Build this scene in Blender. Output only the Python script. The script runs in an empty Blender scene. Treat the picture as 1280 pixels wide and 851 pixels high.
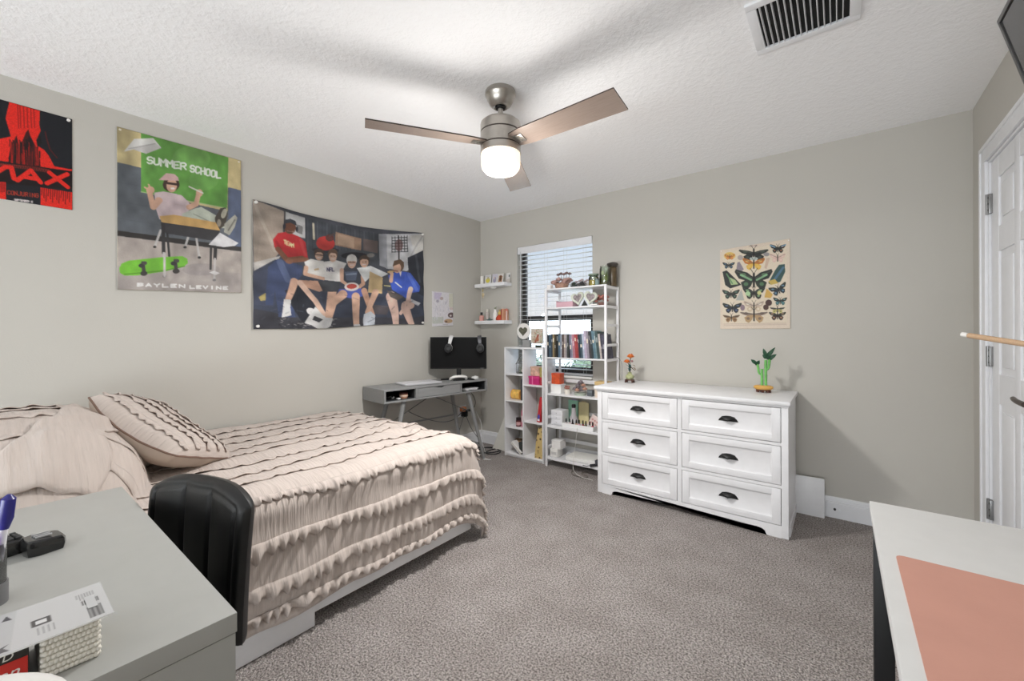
import bpy, bmesh, math, random
import numpy as np
from mathutils import Vector, Matrix, noise
from math import sin, cos, pi, radians as R, hypot, atan2

S = bpy.context.scene
COL = S.collection
random.seed(7)

# ------------------------------------------------------------------ camera
CAM = (3.124, -3.416, 1.2036)
cd = bpy.data.cameras.new('camera')
cam = bpy.data.objects.new('camera', cd); COL.objects.link(cam)
cam.matrix_world = (Matrix.Translation(CAM) @ Matrix.Rotation(0.666, 4, 'Z')
                    @ Matrix.Rotation(pi/2, 4, 'X') @ Matrix.Rotation(-0.0037, 4, 'Z'))
cd.sensor_width = 36; cd.lens = 520.0/1280*36; cd.shift_y = -9.4/1280
cd.clip_start = 0.02
S.camera = cam

# ------------------------------------------------------------------ view, world, lights
S.view_settings.view_transform = 'Standard'
S.view_settings.look = 'None'
S.view_settings.exposure = 0.2
S.view_settings.gamma = 1.0
S.view_settings.use_curve_mapping = False
S.cycles.use_denoising = True
S.cycles.max_bounces = 10
S.cycles.diffuse_bounces = 6
S.cycles.sample_clamp_indirect = 6

def lin(c):
    return tuple((v/255/12.92 if v/255 <= .04045 else ((v/255+.055)/1.055)**2.4) for v in c)

w = bpy.data.worlds.new('sky'); S.world = w; w.use_nodes = True
nt = w.node_tree; nt.nodes.clear()
o_ = nt.nodes.new('ShaderNodeOutputWorld'); b_ = nt.nodes.new('ShaderNodeBackground')
tc = nt.nodes.new('ShaderNodeTexCoord'); sx = nt.nodes.new('ShaderNodeSeparateXYZ')
rp = nt.nodes.new('ShaderNodeValToRGB')
rp.color_ramp.elements[0].position = 0.02; rp.color_ramp.elements[0].color = (1, 1, 1, 1)
rp.color_ramp.elements[1].position = 0.30; rp.color_ramp.elements[1].color = (.60, .78, 1, 1)
nt.links.new(tc.outputs['Generated'], sx.inputs[0]); nt.links.new(sx.outputs['Z'], rp.inputs[0])
mr = nt.nodes.new('ShaderNodeMapRange'); mr.inputs[1].default_value = .30; mr.inputs[2].default_value = .60; mr.inputs[3].default_value = .82; mr.inputs[4].default_value = 10.0
nt.links.new(sx.outputs['Z'], mr.inputs[0]); nt.links.new(mr.outputs[0], b_.inputs['Strength'])
nt.links.new(rp.outputs[0], b_.inputs['Color']); nt.links.new(b_.outputs[0], o_.inputs[0])

def area(name, loc, target, sx_, sy_, power, color=(1, 1, 1)):
    l = bpy.data.lights.new(name, 'AREA'); l.shape = 'RECTANGLE'; l.size = sx_; l.size_y = sy_
    l.energy = power; l.color = color
    o = bpy.data.objects.new(name, l); COL.objects.link(o)
    o.location = loc
    o.rotation_euler = (Vector(target)-Vector(loc)).to_track_quat('-Z', 'Y').to_euler()
    return o
area('front_fill', (1.9, -6.4, 1.6), (1.9, 0, 1.2), 3.4, 1.6, 20, (.91, .96, 1))  # fill lamp added behind the camera; no window stands there
area('ceiling_fill', (2.1, -6.3, .45), (1.9, -.6, 2.6), 3.2, .8, 82, (.90, .955, 1))  # wide fill panel added low behind the camera, aimed up to lift the ceiling
sl_ = bpy.data.lights.new('sun', 'SUN'); sl_.energy = 9; sl_.angle = R(1); so_ = bpy.data.objects.new('sun', sl_); COL.objects.link(so_); so_.rotation_euler = Vector((-.62, .42, -.78)).to_track_quat('-Z', 'Y').to_euler()

# ------------------------------------------------------------------ helpers
def tag(o, label=None, cat=None, group=None, kind=None):
    if label: o['label'] = label
    if cat: o['category'] = cat
    if group: o['group'] = group
    if kind: o['kind'] = kind
    return o

def thing(name, label, cat, loc=(0, 0, 0), rz=0, group=None, rot=None):
    o = bpy.data.objects.new(name, None); COL.objects.link(o)
    o.empty_display_size = .05
    o.location = loc; o.rotation_euler = rot if rot else (0, 0, rz)
    return tag(o, label, cat, group)

def copy_tree(o, parent=None):
    c = o.copy(); COL.objects.link(c)
    if parent: c.parent = parent
    for ch in list(o.children): copy_tree(ch, c)
    return c

def mk(name, bm, mats, parent=None, ang=35, loc=None, kind=None):
    bmesh.ops.recalc_face_normals(bm, faces=bm.faces)
    me = bpy.data.meshes.new(name); bm.to_mesh(me); bm.free()
    for m in (mats if isinstance(mats, (list, tuple)) else [mats]): me.materials.append(m)
    if ang:
        me.shade_smooth()
        me.set_sharp_from_angle(angle=R(ang))
    o = bpy.data.objects.new(name, me); COL.objects.link(o)
    if parent: o.parent = parent
    if loc: o.location = loc
    if kind: o['kind'] = kind
    return o

def NB(): return bmesh.new()

def box(bm, x0, y0, z0, x1, y1, z1, bev=0, M=None, mi=0, seg=2):
    r = bmesh.ops.create_cube(bm, size=1)
    vs = r['verts']
    mt = Matrix.Translation(((x0+x1)/2, (y0+y1)/2, (z0+z1)/2)) @ Matrix.Diagonal((abs(x1-x0), abs(y1-y0), abs(z1-z0), 1))
    if M is not None: mt = M @ mt
    bmesh.ops.transform(bm, matrix=mt, verts=vs)
    fs = set(f for v in vs for f in v.link_faces)
    for f in fs: f.material_index = mi
    if bev:
        es = list(set(e for v in vs for e in v.link_edges))
        bmesh.ops.bevel(bm, geom=es, offset=bev, segments=seg, affect='EDGES', profile=.6)
    return bm

def frame_of(d):
    d = Vector(d).normalized()
    a = Vector((0, 0, 1)) if abs(d.z) < .9 else Vector((1, 0, 0))
    u = d.cross(a).normalized(); return u, d.cross(u).normalized()

def ring_faces(bm, rings, closed_caps=True, mi=0, loop=False):
    n = len(rings[0])
    pairs = list(zip(rings, rings[1:]))
    if loop: pairs.append((rings[-1], rings[0]))
    for a, b in pairs:
        for i in range(n):
            f = bm.faces.new((a[i], a[(i+1) % n], b[(i+1) % n], b[i])); f.material_index = mi
    if closed_caps and not loop:
        f = bm.faces.new(rings[0]); f.material_index = mi
        f = bm.faces.new(list(reversed(rings[-1]))); f.material_index = mi

def cyl(bm, p0, p1, r0, r1=None, n=24, mi=0):
    r1 = r0 if r1 is None else r1
    p0, p1 = Vector(p0), Vector(p1); u, v = frame_of(p1-p0)
    rings = []
    for p, r in ((p0, r0), (p1, r1)):
        rings.append([bm.verts.new(p+u*(r*cos(2*pi*i/n))+v*(r*sin(2*pi*i/n))) for i in range(n)])
    ring_faces(bm, rings, True, mi); return bm

def tube(bm, pts, r, n=8, mi=0, smooth=0, loop=False):
    pts = [Vector(p) for p in pts]
    for _ in range(smooth):
        q = [pts[0]]
        for a, b in zip(pts, pts[1:]): q += [a*.75+b*.25, a*.25+b*.75]
        pts = q+[pts[-1]]
    rings = []; u = None
    for i, p in enumerate(pts):
        d = (pts[min(i+1, len(pts)-1)]-pts[max(i-1, 0)])
        if d.length < 1e-7: d = Vector((0, 0, 1))
        d.normalize()
        if u is None: u, _v = frame_of(d)
        u = (u-d*u.dot(d)).normalized(); v = d.cross(u)
        rr = r(i/(len(pts)-1)) if callable(r) else r
        rings.append([bm.verts.new(p+u*(rr*cos(2*pi*k/n))+v*(rr*sin(2*pi*k/n))) for k in range(n)])
    ring_faces(bm, rings, True, mi, loop); return bm

def lathe(bm, prof, c=(0, 0, 0), n=32, mi=0, M=None):
    """profile [(radius, z)...] spun about the local z axis; radius 0 closes with a pole"""
    c = Vector(c); rings = []
    M = M or Matrix.Identity(4)
    for r, z in prof:
        if r < 1e-6: rings.append([bm.verts.new(M @ (c+Vector((0, 0, z))))])
        else: rings.append([bm.verts.new(M @ (c+Vector((r*cos(2*pi*i/n), r*sin(2*pi*i/n), z)))) for i in range(n)])
    for a, b in zip(rings, rings[1:]):
        if len(a) == 1 and len(b) == 1: continue
        for i in range(n):
            j = (i+1) % n
            if len(a) == 1: f = bm.faces.new((a[0], b[j], b[i]))
            elif len(b) == 1: f = bm.faces.new((a[i], a[j], b[0]))
            else: f = bm.faces.new((a[i], a[j], b[j], b[i]))
            f.material_index = mi
    return bm

def ball(bm, c, r, sc=(1, 1, 1), M=None, u=14, v=9, mi=0):
    q = bmesh.ops.create_uvsphere(bm, u_segments=u, v_segments=v, radius=r)
    mt = Matrix.Translation(c) @ (M or Matrix.Identity(4)) @ Matrix.Diagonal((*sc, 1))
    bmesh.ops.transform(bm, matrix=mt, verts=q['verts'])
    for f in set(f for x in q['verts'] for f in x.link_faces): f.material_index = mi
    return bm

def prism(bm, poly, fn, t, mi=0):
    """closed outline poly [(a,b)] extruded by t; fn(a,b,c) places a point"""
    A = [bm.verts.new(fn(a, b, 0)) for a, b in poly]; B = [bm.verts.new(fn(a, b, t)) for a, b in poly]
    n = len(poly)
    fs = [bm.faces.new(A), bm.faces.new(list(reversed(B)))]
    for i in range(n): fs.append(bm.faces.new((A[i], B[i], B[(i+1) % n], A[(i+1) % n])))
    for f in fs: f.material_index = mi
    bmesh.ops.triangulate(bm, faces=fs[:2])
    return bm

def leaf(bm, base, tip, wid, up=(0, 0, 1), curl=.15, mi=0, n=5):
    """a thin curved leaf or petal with a mid rib"""
    b, t = Vector(base), Vector(tip); d = t-b; L = d.length
    up = Vector(up); s = d.cross(up)
    if s.length < 1e-6: s = d.cross(Vector((1, 0, 0)))
    s.normalize(); nn = s.cross(d).normalized()
    rows = []
    for i in range(n+1):
        k = i/n; wv = wid*max(.06, sin(pi*min(1, k*.92+.06)))*.5
        c = b+d*k+nn*(curl*L*sin(pi*k))
        rows.append([bm.verts.new(c-s*wv+nn*wv*.35), bm.verts.new(c), bm.verts.new(c+s*wv+nn*wv*.35)])
    for a, e in zip(rows, rows[1:]):
        for j in range(2):
            f = bm.faces.new((a[j], a[j+1], e[j+1], e[j])); f.material_index = mi
    return bm

# ------------------------------------------------------------------ materials
def mat(name, col, rough=.5, metal=0, noise_amt=0, noise_scale=20, bump=0, bump_scale=60, spec=.5, coat=0, emit=None, strength=0, stretch=None, trans=0, coord='Object'):
    m = bpy.data.materials.new(name); m.use_nodes = True
    t = m.node_tree; p = t.nodes['Principled BSDF']
    c = (*lin(col), 1)
    p.inputs['Base Color'].default_value = c
    p.inputs['Roughness'].default_value = rough; p.inputs['Metallic'].default_value = metal
    p.inputs['Specular IOR Level'].default_value = spec
    p.inputs['Coat Weight'].default_value = coat
    if trans: p.inputs['Transmission Weight'].default_value = trans
    if emit:
        p.inputs['Emission Color'].default_value = (*lin(emit), 1); p.inputs['Emission Strength'].default_value = strength
    tcn = t.nodes.new('ShaderNodeTexCoord'); src = tcn.outputs[coord]
    if stretch:
        mp = t.nodes.new('ShaderNodeMapping'); mp.inputs['Scale'].default_value = stretch
        t.links.new(src, mp.inputs[0]); src = mp.outputs[0]
    ns = t.nodes.new('ShaderNodeTexNoise'); ns.inputs['Scale'].default_value = noise_scale; ns.inputs['Detail'].default_value = 4
    t.links.new(src, ns.inputs['Vector'])
    k = noise_amt if noise_amt else .02
    r = t.nodes.new('ShaderNodeValToRGB')
    r.color_ramp.elements[0].position = .3; r.color_ramp.elements[1].position = .7
    r.color_ramp.elements[0].color = tuple(v*(1-k) for v in c[:3])+(1,)
    r.color_ramp.elements[1].color = tuple(min(1, v*(1+k)) for v in c[:3])+(1,)
    t.links.new(ns.outputs['Fac'], r.inputs[0]); t.links.new(r.outputs[0], p.inputs['Base Color'])
    if bump:
        n2 = t.nodes.new('ShaderNodeTexNoise'); n2.inputs['Scale'].default_value = bump_scale; n2.inputs['Detail'].default_value = 3
        t.links.new(src, n2.inputs['Vector'])
        bn = t.nodes.new('ShaderNodeBump'); bn.inputs['Strength'].default_value = bump; bn.inputs['Distance'].default_value = .01
        t.links.new(n2.outputs['Fac'], bn.inputs['Height']); t.links.new(bn.outputs[0], p.inputs['Normal'])
    return m

WALL = mat('wall_paint', (192, 189, 182), .9, noise_amt=.01, noise_scale=3, bump=.06, bump_scale=180, spec=.2)
WHITE = mat('white_paint', (234, 234, 235), .42, bump=.02, bump_scale=40)
TRIMW = mat('trim_white', (232, 233, 236), .4)
FURN = mat('white_lacquer', (231, 231, 233), .35, bump=.02, bump_scale=30)
LAM = mat('white_laminate', (212, 212, 211), .42)
LAMG = mat('pale_grey_laminate', (168, 168, 164), .42)
GREYD = mat('grey_painted_wood', (138, 139, 139), .5, noise_amt=.05, noise_scale=6, stretch=(1, 12, 12))
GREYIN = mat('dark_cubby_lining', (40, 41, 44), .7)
BLACK = mat('black_plastic', (18, 18, 19), .4)
BLACKM = mat('black_metal', (22, 22, 23), .45, metal=.3)
SCREEN = mat('screen_glass', (10, 10, 11), .55, spec=.15)
TVGL = mat('television_glass', (62, 62, 64), .2, coat=.3)
GUN = mat('gunmetal_rim', (98, 98, 98), .3, metal=.7)
NICKEL = mat('brushed_nickel', (172, 167, 160), .32, metal=.9, noise_amt=.06, noise_scale=30, stretch=(1, 1, 30))
STEEL = mat('satin_steel', (150, 150, 150), .35, metal=.9)
SILVER = mat('silver_plastic', (200, 200, 202), .35, metal=.35)
BRONZE = mat('dark_bronze', (92, 82, 76), .35, metal=.8)
LEATH = mat('black_leatherette', (17, 17, 18), .36, bump=.12, bump_scale=420, spec=.5)
PINKMAT = mat('pink_desk_mat', (200, 148, 132), .62, noise_amt=.03, noise_scale=12, bump=.03, bump_scale=300)
DOWEL = mat('pale_wood', (190, 158, 126), .6, noise_amt=.12, noise_scale=30, stretch=(1, 14, 14))
BLADE = mat('grey_brown_blade', (150, 133, 122), .3, coat=.3, noise_amt=.1, noise_scale=14, stretch=(1, 18, 18))
DARKW = mat('dark_edge_wood', (58, 48, 42), .5)
FRAMEB = mat('bronze_window_frame', (62, 60, 58), .5, metal=.2)
CERW = mat('white_ceramic', (232, 230, 226), .25)
PAPER = mat('white_paper', (236, 236, 234), .7)

def attr_mat(name, attr='print', rough=.45, spec=.3):
    m = bpy.data.materials.new(name); m.use_nodes = True
    t = m.node_tree; p = t.nodes['Principled BSDF']
    a = t.nodes.new('ShaderNodeAttribute'); a.attribute_name = attr
    t.links.new(a.outputs['Color'], p.inputs['Base Color'])
    p.inputs['Roughness'].default_value = rough; p.inputs['Specular IOR Level'].default_value = spec
    return m
PRINT = attr_mat('printed_paper', rough=.5)
PRINTC = attr_mat('printed_cloth', rough=.8, spec=.1)

def glass_mat(name, tint=(255, 255, 255), fac=.1):
    m = bpy.data.materials.new(name); m.use_nodes = True
    t = m.node_tree; t.nodes.clear()
    o = t.nodes.new('ShaderNodeOutputMaterial'); mx = t.nodes.new('ShaderNodeMixShader')
    a = t.nodes.new('ShaderNodeBsdfTransparent'); g = t.nodes.new('ShaderNodeBsdfGlossy')
    a.inputs[0].default_value = (*lin(tint), 1); g.inputs['Roughness'].default_value = .05
    f = t.nodes.new('ShaderNodeFresnel'); f.inputs[0].default_value = 1.45
    ml = t.nodes.new('ShaderNodeMath'); ml.operation = 'ADD'; ml.inputs[1].default_value = fac*.3
    t.links.new(f.outputs[0], ml.inputs[0]); t.links.new(ml.outputs[0], mx.inputs[0])
    t.links.new(a.outputs[0], mx.inputs[1]); t.links.new(g.outputs[0], mx.inputs[2]); t.links.new(mx.outputs[0], o.inputs[0])
    return m
GLASS = glass_mat('window_glass'); JAR = glass_mat('jar_glass', (225, 235, 225), .3); ACRYL = glass_mat('clear_acrylic', (225, 225, 230), .4)

_mc = {}
def C(r, g, b, rough=.5, metal=0):
    k = (r, g, b, rough, metal)
    if k not in _mc: _mc[k] = mat('paint_%d_%d_%d' % (r, g, b), (r, g, b), rough, metal)
    return _mc[k]

# ------------------------------------------------------------------ a small paint canvas for printed sheets
GLY = {'A': '04-26-44 12-32', 'B': '00-06-36-45-34-03 34-42-31-00', 'C': '45-36-16-05-01-10-30-41', 'D': '00-06-26-44-42-20-00',
 'E': '40-00-06-46 03-33', 'F': '00-06-46 03-33', 'G': '45-36-16-05-01-10-30-41-43-23', 'H': '00-06 40-46 03-43', 'I': '20-26',
 'J': '46-41-30-10-01', 'K': '00-06 46-03-40', 'L': '06-00-40', 'M': '00-06-23-46-40', 'N': '00-06-40-46', 'O': '10-01-05-16-36-45-41-30-10',
 'P': '00-06-36-45-44-33-03', 'R': '00-06-36-45-44-33-03 23-40', 'S': '45-36-16-05-04-13-33-42-41-30-10-01', 'T': '06-46 26-20',
 'U': '06-01-10-30-41-46', 'V': '06-20-46', 'W': '06-10-23-30-46', 'X': '00-46 06-40', 'Y': '06-23-46 23-20', 'Z': '06-46-00-40',
 '5': '46-06-03-33-42-41-30-00', '2': '05-16-36-45-44-00-40', '0': '10-01-05-16-36-45-41-30-10', '1': '05-26-20', '3': '05-16-36-45-33-42-41-30-10-01'}
GLY['A'] = '00-26-40 12-32'

class Canvas:
    def __init__(s, w, h, col):
        s.w, s.h = w, h; s.a = np.zeros((h, w, 3)); s.a[:] = col
        X, Y = np.meshgrid((np.arange(w)+.0)/(w-1), (np.arange(h)+.0)/(h-1)); s.X, s.Y = X, Y   # Y runs downwards
        s.asp = w/h; s.H = None
    def quad(s, q):
        """tracing frame: four traced corners TL,TR,BR,BL -> unit square"""
        A = []; B = []
        for (x, y), (u, v) in zip(q, ((0, 0), (1, 0), (1, 1), (0, 1))):
            A += [[x, y, 1, 0, 0, 0, -u*x, -u*y], [0, 0, 0, x, y, 1, -v*x, -v*y]]; B += [u, v]
        s.H = np.append(np.linalg.solve(np.array(A, float), np.array(B, float)), 1).reshape(3, 3)
    def t(s, p):
        if s.H is None: return p
        x, y, z = s.H @ np.array([p[0], p[1], 1.0]); return (x/z, y/z)
    def put(s, mask, col, a=1):
        k = (np.clip(mask, 0, 1)*a)[..., None]; s.a = s.a*(1-k)+np.array(col, float)*k
    def poly(s, pts, col, a=1):
        pts = [s.t(p) for p in pts]; acc = np.zeros((s.h, s.w))
        for ox, oy in ((-.25, -.25), (.25, -.25), (-.25, .25), (.25, .25)):
            X = s.X+ox/s.w; Y = s.Y+oy/s.h; ins = np.zeros((s.h, s.w), bool)
            for (x0, y0), (x1, y1) in zip(pts, pts[1:]+pts[:1]):
                if y0 == y1: continue
                ins ^= ((y0 > Y) != (y1 > Y)) & (X < (x1-x0)*(Y-y0)/(y1-y0)+x0)
            acc += ins
        s.put(acc/4, col, a)
    def line(s, pts, wd, col, a=1, w2=None):
        """stroke; widths in traced units (first to last point)"""
        wid = []
        n = len(pts)
        for i, p in enumerate(pts):
            k = wd if w2 is None else wd+(w2-wd)*i/max(1, n-1)
            q0 = s.t(p); q1 = s.t((p[0], p[1]+k)); wid.append(abs(q1[1]-q0[1]))
        P = [s.t(p) for p in pts]; m = np.full((s.h, s.w), 9.)
        for (a0, a1, r0, r1) in zip(P, P[1:], wid, wid[1:]):
            ax, ay = a0[0]*s.asp, a0[1]; bx, by = a1[0]*s.asp, a1[1]
            dx, dy = bx-ax, by-ay; L = dx*dx+dy*dy+1e-12
            t = np.clip(((s.X*s.asp-ax)*dx+(s.Y-ay)*dy)/L, 0, 1)
            d = np.hypot(s.X*s.asp-ax-t*dx, s.Y-ay-t*dy)-(r0+(r1-r0)*t)/2
            m = np.minimum(m, d)
        s.put(.5-m*s.h, col, a)
    def ell(s, c, rx, ry, col, a=1, rot=0):
        n = 28; s.poly([(c[0]+rx*cos(2*pi*i/n)*cos(rot)-ry*sin(2*pi*i/n)*sin(rot), c[1]+rx*cos(2*pi*i/n)*sin(rot)+ry*sin(2*pi*i/n)*cos(rot)) for i in range(n)], col, a)
    def text(s, txt, x, y, wch, hch, lw, col, dx=0, dy=0, gap=1.35, shear=0):
        for i, ch in enumerate(txt):
            if ch != ' ':
                for st in GLY[ch].split():
                    pts = [(x+wch*(int(k[0])/4)+shear*int(k[1])/6, y-hch*(int(k[1])/6)) for k in st.split('-')]
                    s.line(pts, lw, col)
            x += wch*gap+dx; y += dy
    def speckle(s, amt, seed=1):
        r = np.random.RandomState(seed); s.a = np.clip(s.a*(1+amt*(r.rand(s.h, s.w, 1)-.5)), 0, 255)
    def grain(s, amt, seed):
        """soft tonal mottling, so that printed areas are not flat"""
        rs = np.random.RandomState(seed); m = np.zeros((s.h, s.w))
        for k in (6, 12, 24):
            g = rs.rand(k+1, k+1); yi = np.linspace(0, k-1e-6, s.h); xi = np.linspace(0, k-1e-6, s.w); y0 = yi.astype(int); x0 = xi.astype(int); fy = (yi-y0)[:, None]; fx = (xi-x0)[None]
            m += (g[y0][:, x0]*(1-fy)*(1-fx)+g[y0+1][:, x0]*fy*(1-fx)+g[y0][:, x0+1]*(1-fy)*fx+g[y0+1][:, x0+1]*fy*fx)-.5
        s.a = np.clip(s.a*(1+amt*m[..., None]*2), 0, 255)
    def desat(s, k):
        g = s.a.mean(2, keepdims=True); s.a = s.a*(1-k)+g*k
    def lin(s):
        v = np.clip(s.a*.94, 0, 255)/255; return np.where(v <= .04045, v/12.92, ((v+.055)/1.055)**2.4)

def sheet(name, cv, fn, thick, back, material, parent=None, bottom=True):
    """a printed sheet: fn(u, v) with u right and v down gives (point, outward normal)"""
    w_, h_ = cv.w, cv.h
    V = []; F = []
    for j in range(h_):
        for i in range(w_):
            p, n = fn(i/(w_-1), j/(h_-1)); V.append(p)
    for j in range(h_-1):
        for i in range(w_-1):
            k = j*w_+i; F.append((k, k+w_, k+w_+1, k+1))
    nfr = len(F); k0 = len(V)
    # the back of the sheet and its rim
    for j in range(h_):
        for i in range(w_):
            p, n = fn(i/(w_-1), j/(h_-1)); V.append(tuple(Vector(p)-Vector(n)*thick))
    F += [tuple(k0+k for k in reversed(f)) for f in F[:nfr]]
    rim = [(i, 0) for i in range(w_)]+[(w_-1, j) for j in range(1, h_)]+[(i, h_-1) for i in range(w_-2, -1, -1)]+[(0, j) for j in range(h_-2, 0, -1)]
    for a in range(len(rim)):
        b = (a+1) % len(rim); ka = rim[a][1]*w_+rim[a][0]; kb = rim[b][1]*w_+rim[b][0]
        F.append((ka, kb, k0+kb, k0+ka))
    me = bpy.data.meshes.new(name); me.from_pydata([tuple(v) for v in V], [], F)
    me.materials.append(material); me.materials.append(back)
    for p in me.polygons[nfr:]: p.material_index = 1
    for p in me.polygons: p.use_smooth = False
    for p in me.polygons[:nfr]: p.use_smooth = True
    at = me.color_attributes.new('print', 'FLOAT_COLOR', 'POINT')
    col = np.ones((len(V), 4), np.float32); col[:w_*h_, :3] = cv.lin().reshape(-1, 3); col[w_*h_:, :3] = .8
    at.data.foreach_set('color', col.ravel())
    o = bpy.data.objects.new(name, me); COL.objects.link(o)
    if parent: o.parent = parent
    return o

# ------------------------------------------------------------------ the room shell
W = 3.715; FY = -6.5; HC = 2.44
WX0, WX1, WZ0, WZ1 = .511, 1.37, .80, 2.085      # window opening

def carpet_mat():
    m = bpy.data.materials.new('carpet'); m.use_nodes = True
    t = m.node_tree; p = t.nodes['Principled BSDF']; L = t.links
    p.inputs['Roughness'].default_value = 1; p.inputs['Specular IOR Level'].default_value = .05
    tcn = t.nodes.new('ShaderNodeTexCoord')
    n1 = t.nodes.new('ShaderNodeTexNoise'); n1.inputs['Scale'].default_value = 130; n1.inputs['Detail'].default_value = 3; n1.inputs['Roughness'].default_value = .7
    n2 = t.nodes.new('ShaderNodeTexNoise'); n2.inputs['Scale'].default_value = 5; n2.inputs['Detail'].default_value = 5; n2.inputs['Roughness'].default_value = .6
    vo = t.nodes.new('ShaderNodeTexVoronoi'); vo.inputs['Scale'].default_value = 150
    for n in (n1, n2, vo): L.new(tcn.outputs['Object'], n.inputs['Vector'])
    r1 = t.nodes.new('ShaderNodeValToRGB'); e = r1.color_ramp.elements
    e[0].position = .36; e[0].color = (*lin((104, 98, 95)), 1); e[1].position = .62; e[1].color = (*lin((208, 200, 196)), 1)
    L.new(n1.outputs['Fac'], r1.inputs[0])
    r2 = t.nodes.new('ShaderNodeValToRGB'); e = r2.color_ramp.elements
    e[0].position = .38; e[0].color = (.86, .85, .84, 1); e[1].position = .62; e[1].color = (1, 1, 1, 1)
    L.new(n2.outputs['Fac'], r2.inputs[0])
    mx = t.nodes.new('ShaderNodeMix'); mx.data_type = 'RGBA'; mx.blend_type = 'MULTIPLY'; mx.inputs[0].default_value = 1
    L.new(r1.outputs[0], mx.inputs[6]); L.new(r2.outputs[0], mx.inputs[7]); L.new(mx.outputs[2], p.inputs['Base Color'])
    ad = t.nodes.new('ShaderNodeMath'); ad.operation = 'SUBTRACT'
    L.new(n1.outputs['Fac'], ad.inputs[0]); L.new(vo.outputs['Distance'], ad.inputs[1])
    b = t.nodes.new('ShaderNodeBump'); b.inputs['Strength'].default_value = .8; b.inputs['Distance'].default_value = .012
    L.new(ad.outputs[0], b.inputs['Height']); L.new(b.outputs[0], p.inputs['Normal'])
    return m

def ceiling_mat():
    m = bpy.data.materials.new('textured_ceiling'); m.use_nodes = True
    t = m.node_tree; p = t.nodes['Principled BSDF']; L = t.links
    p.inputs['Base Color'].default_value = (*lin((249, 249, 250)), 1); p.inputs['Roughness'].default_value = .95
    p.inputs['Specular IOR Level'].default_value = .1
    tcn = t.nodes.new('ShaderNodeTexCoord')
    n1 = t.nodes.new('ShaderNodeTexNoise'); n1.inputs['Scale'].default_value = 42; n1.inputs['Detail'].default_value = 4; n1.inputs['Roughness'].default_value = .55
    L.new(tcn.outputs['Object'], n1.inputs['Vector'])
    r = t.nodes.new('ShaderNodeValToRGB'); r.color_ramp.elements[0].position = .42; r.color_ramp.elements[1].position = .62
    L.new(n1.outputs['Fac'], r.inputs[0])
    b = t.nodes.new('ShaderNodeBump'); b.inputs['Strength'].default_value = .2; b.inputs['Distance'].default_value = .01
    L.new(r.outputs[0], b.inputs['Height']); L.new(b.outputs[0], p.inputs['Normal'])
    return m

def struct(name, bm, m, parent=None, ang=35):
    o = mk(name, bm, m, parent, ang)
    if not parent: o['kind'] = 'structure'
    return o

bm = NB(); box(bm, -.1, FY-.1, -.08, W+.1, .14, 0); struct('floor', bm, carpet_mat())
bm = NB(); box(bm, -.1, FY-.1, HC, W+.1, .14, HC+.1); struct('ceiling', bm, ceiling_mat())
bm = NB(); box(bm, -.1, FY-.1, 0, 0, .14, HC); struct('wall_left', bm, WALL)
bm = NB()
box(bm, 0, 0, 0, WX0, .14, HC); box(bm, WX1, 0, 0, W, .14, HC)
box(bm, WX0, 0, 0, WX1, .14, WZ0-.02); box(bm, WX0, 0, WZ1, WX1, .14, HC)
bmesh.ops.remove_doubles(bm, verts=bm.verts, dist=1e-5)
struct('wall_back', bm, WALL)
DY0, DY1, DH = -.335, -1.097, 2.04                 # door opening in the right wall
bm = NB()
box(bm, W, DY0, 0, W+.1, .14, HC); box(bm, W, FY-.1, 0, W+.1, DY1, HC); box(bm, W, DY1, DH, W+.1, DY0, HC)
struct('wall_right', bm, WALL)
bm = NB(); box(bm, 0, FY-.1, 0, W, FY, HC); struct('wall_front', bm, WALL)

def baseboard(name, a, b, n):
    """profiled board from a to b on the floor, n = the way into the room"""
    a, b, n = Vector(a), Vector(b), Vector(n)
    prof = [(0, 0), (.016, 0), (.016, .095), (.012, .1), (.014, .104), (.010, .112), (.011, .118), (.006, .131), (0, .133)]
    bm = NB()
    A = [bm.verts.new(a+n*p+Vector((0, 0, z))) for p, z in prof]; B = [bm.verts.new(b+n*p+Vector((0, 0, z))) for p, z in prof]
    ring_faces(bm, [A, B]); struct(name, bm, TRIMW)
baseboard('baseboard_back', (0.016, 0, 0), (W-.016, 0, 0), (0, -1, 0))
baseboard('baseboard_left', (0, FY, 0), (0, -.0, 0), (1, 0, 0))
baseboard('baseboard_right', (W, -.25, 0), (W, 0, 0), (-1, 0, 0))
baseboard('baseboard_front', (0.016, FY, 0), (W, FY, 0), (0, 1, 0))

# ---- window: bronze single-hung frame, glass, marble sill
wn = thing('window_1', None, None, ((WX0+WX1)/2, .1, WZ0)); wn['kind'] = 'structure'
ox, oy, oz = wn.location
bm = NB()
def wb(x0, z0, x1, z1, y0=.085, y1=.13): box(bm, x0-ox, y0-oy, z0-oz, x1-ox, y1-oy, z1-oz, .003)
wb(WX0, WZ0, WX0+.042, WZ1); wb(WX1-.042, WZ0, WX1, WZ1); wb(WX0+.04, WZ0, WX1-.04, WZ0+.045, .086, .129); wb(WX0+.04, WZ1-.04, WX1-.04, WZ1, .086, .129)
wb(WX0+.04, 1.325, WX1-.04, 1.375, .08, .125)
wb(WX0+.042, WZ0+.045, WX0+.068, 1.33, .09, .115); wb(WX1-.068, WZ0+.045, WX1-.042, 1.33, .09, .115); wb(WX0+.042, WZ0+.04, WX1-.042, WZ0+.075, .091, .114)
mk('window_frame', bm, FRAMEB, wn)
bm = NB(); box(bm, WX0+.03-ox, .104-oy, WZ0+.03-oz, WX1-.03-ox, .108-oy, WZ1-.03-oz); mk('glass_pane', bm, GLASS, wn)
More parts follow.
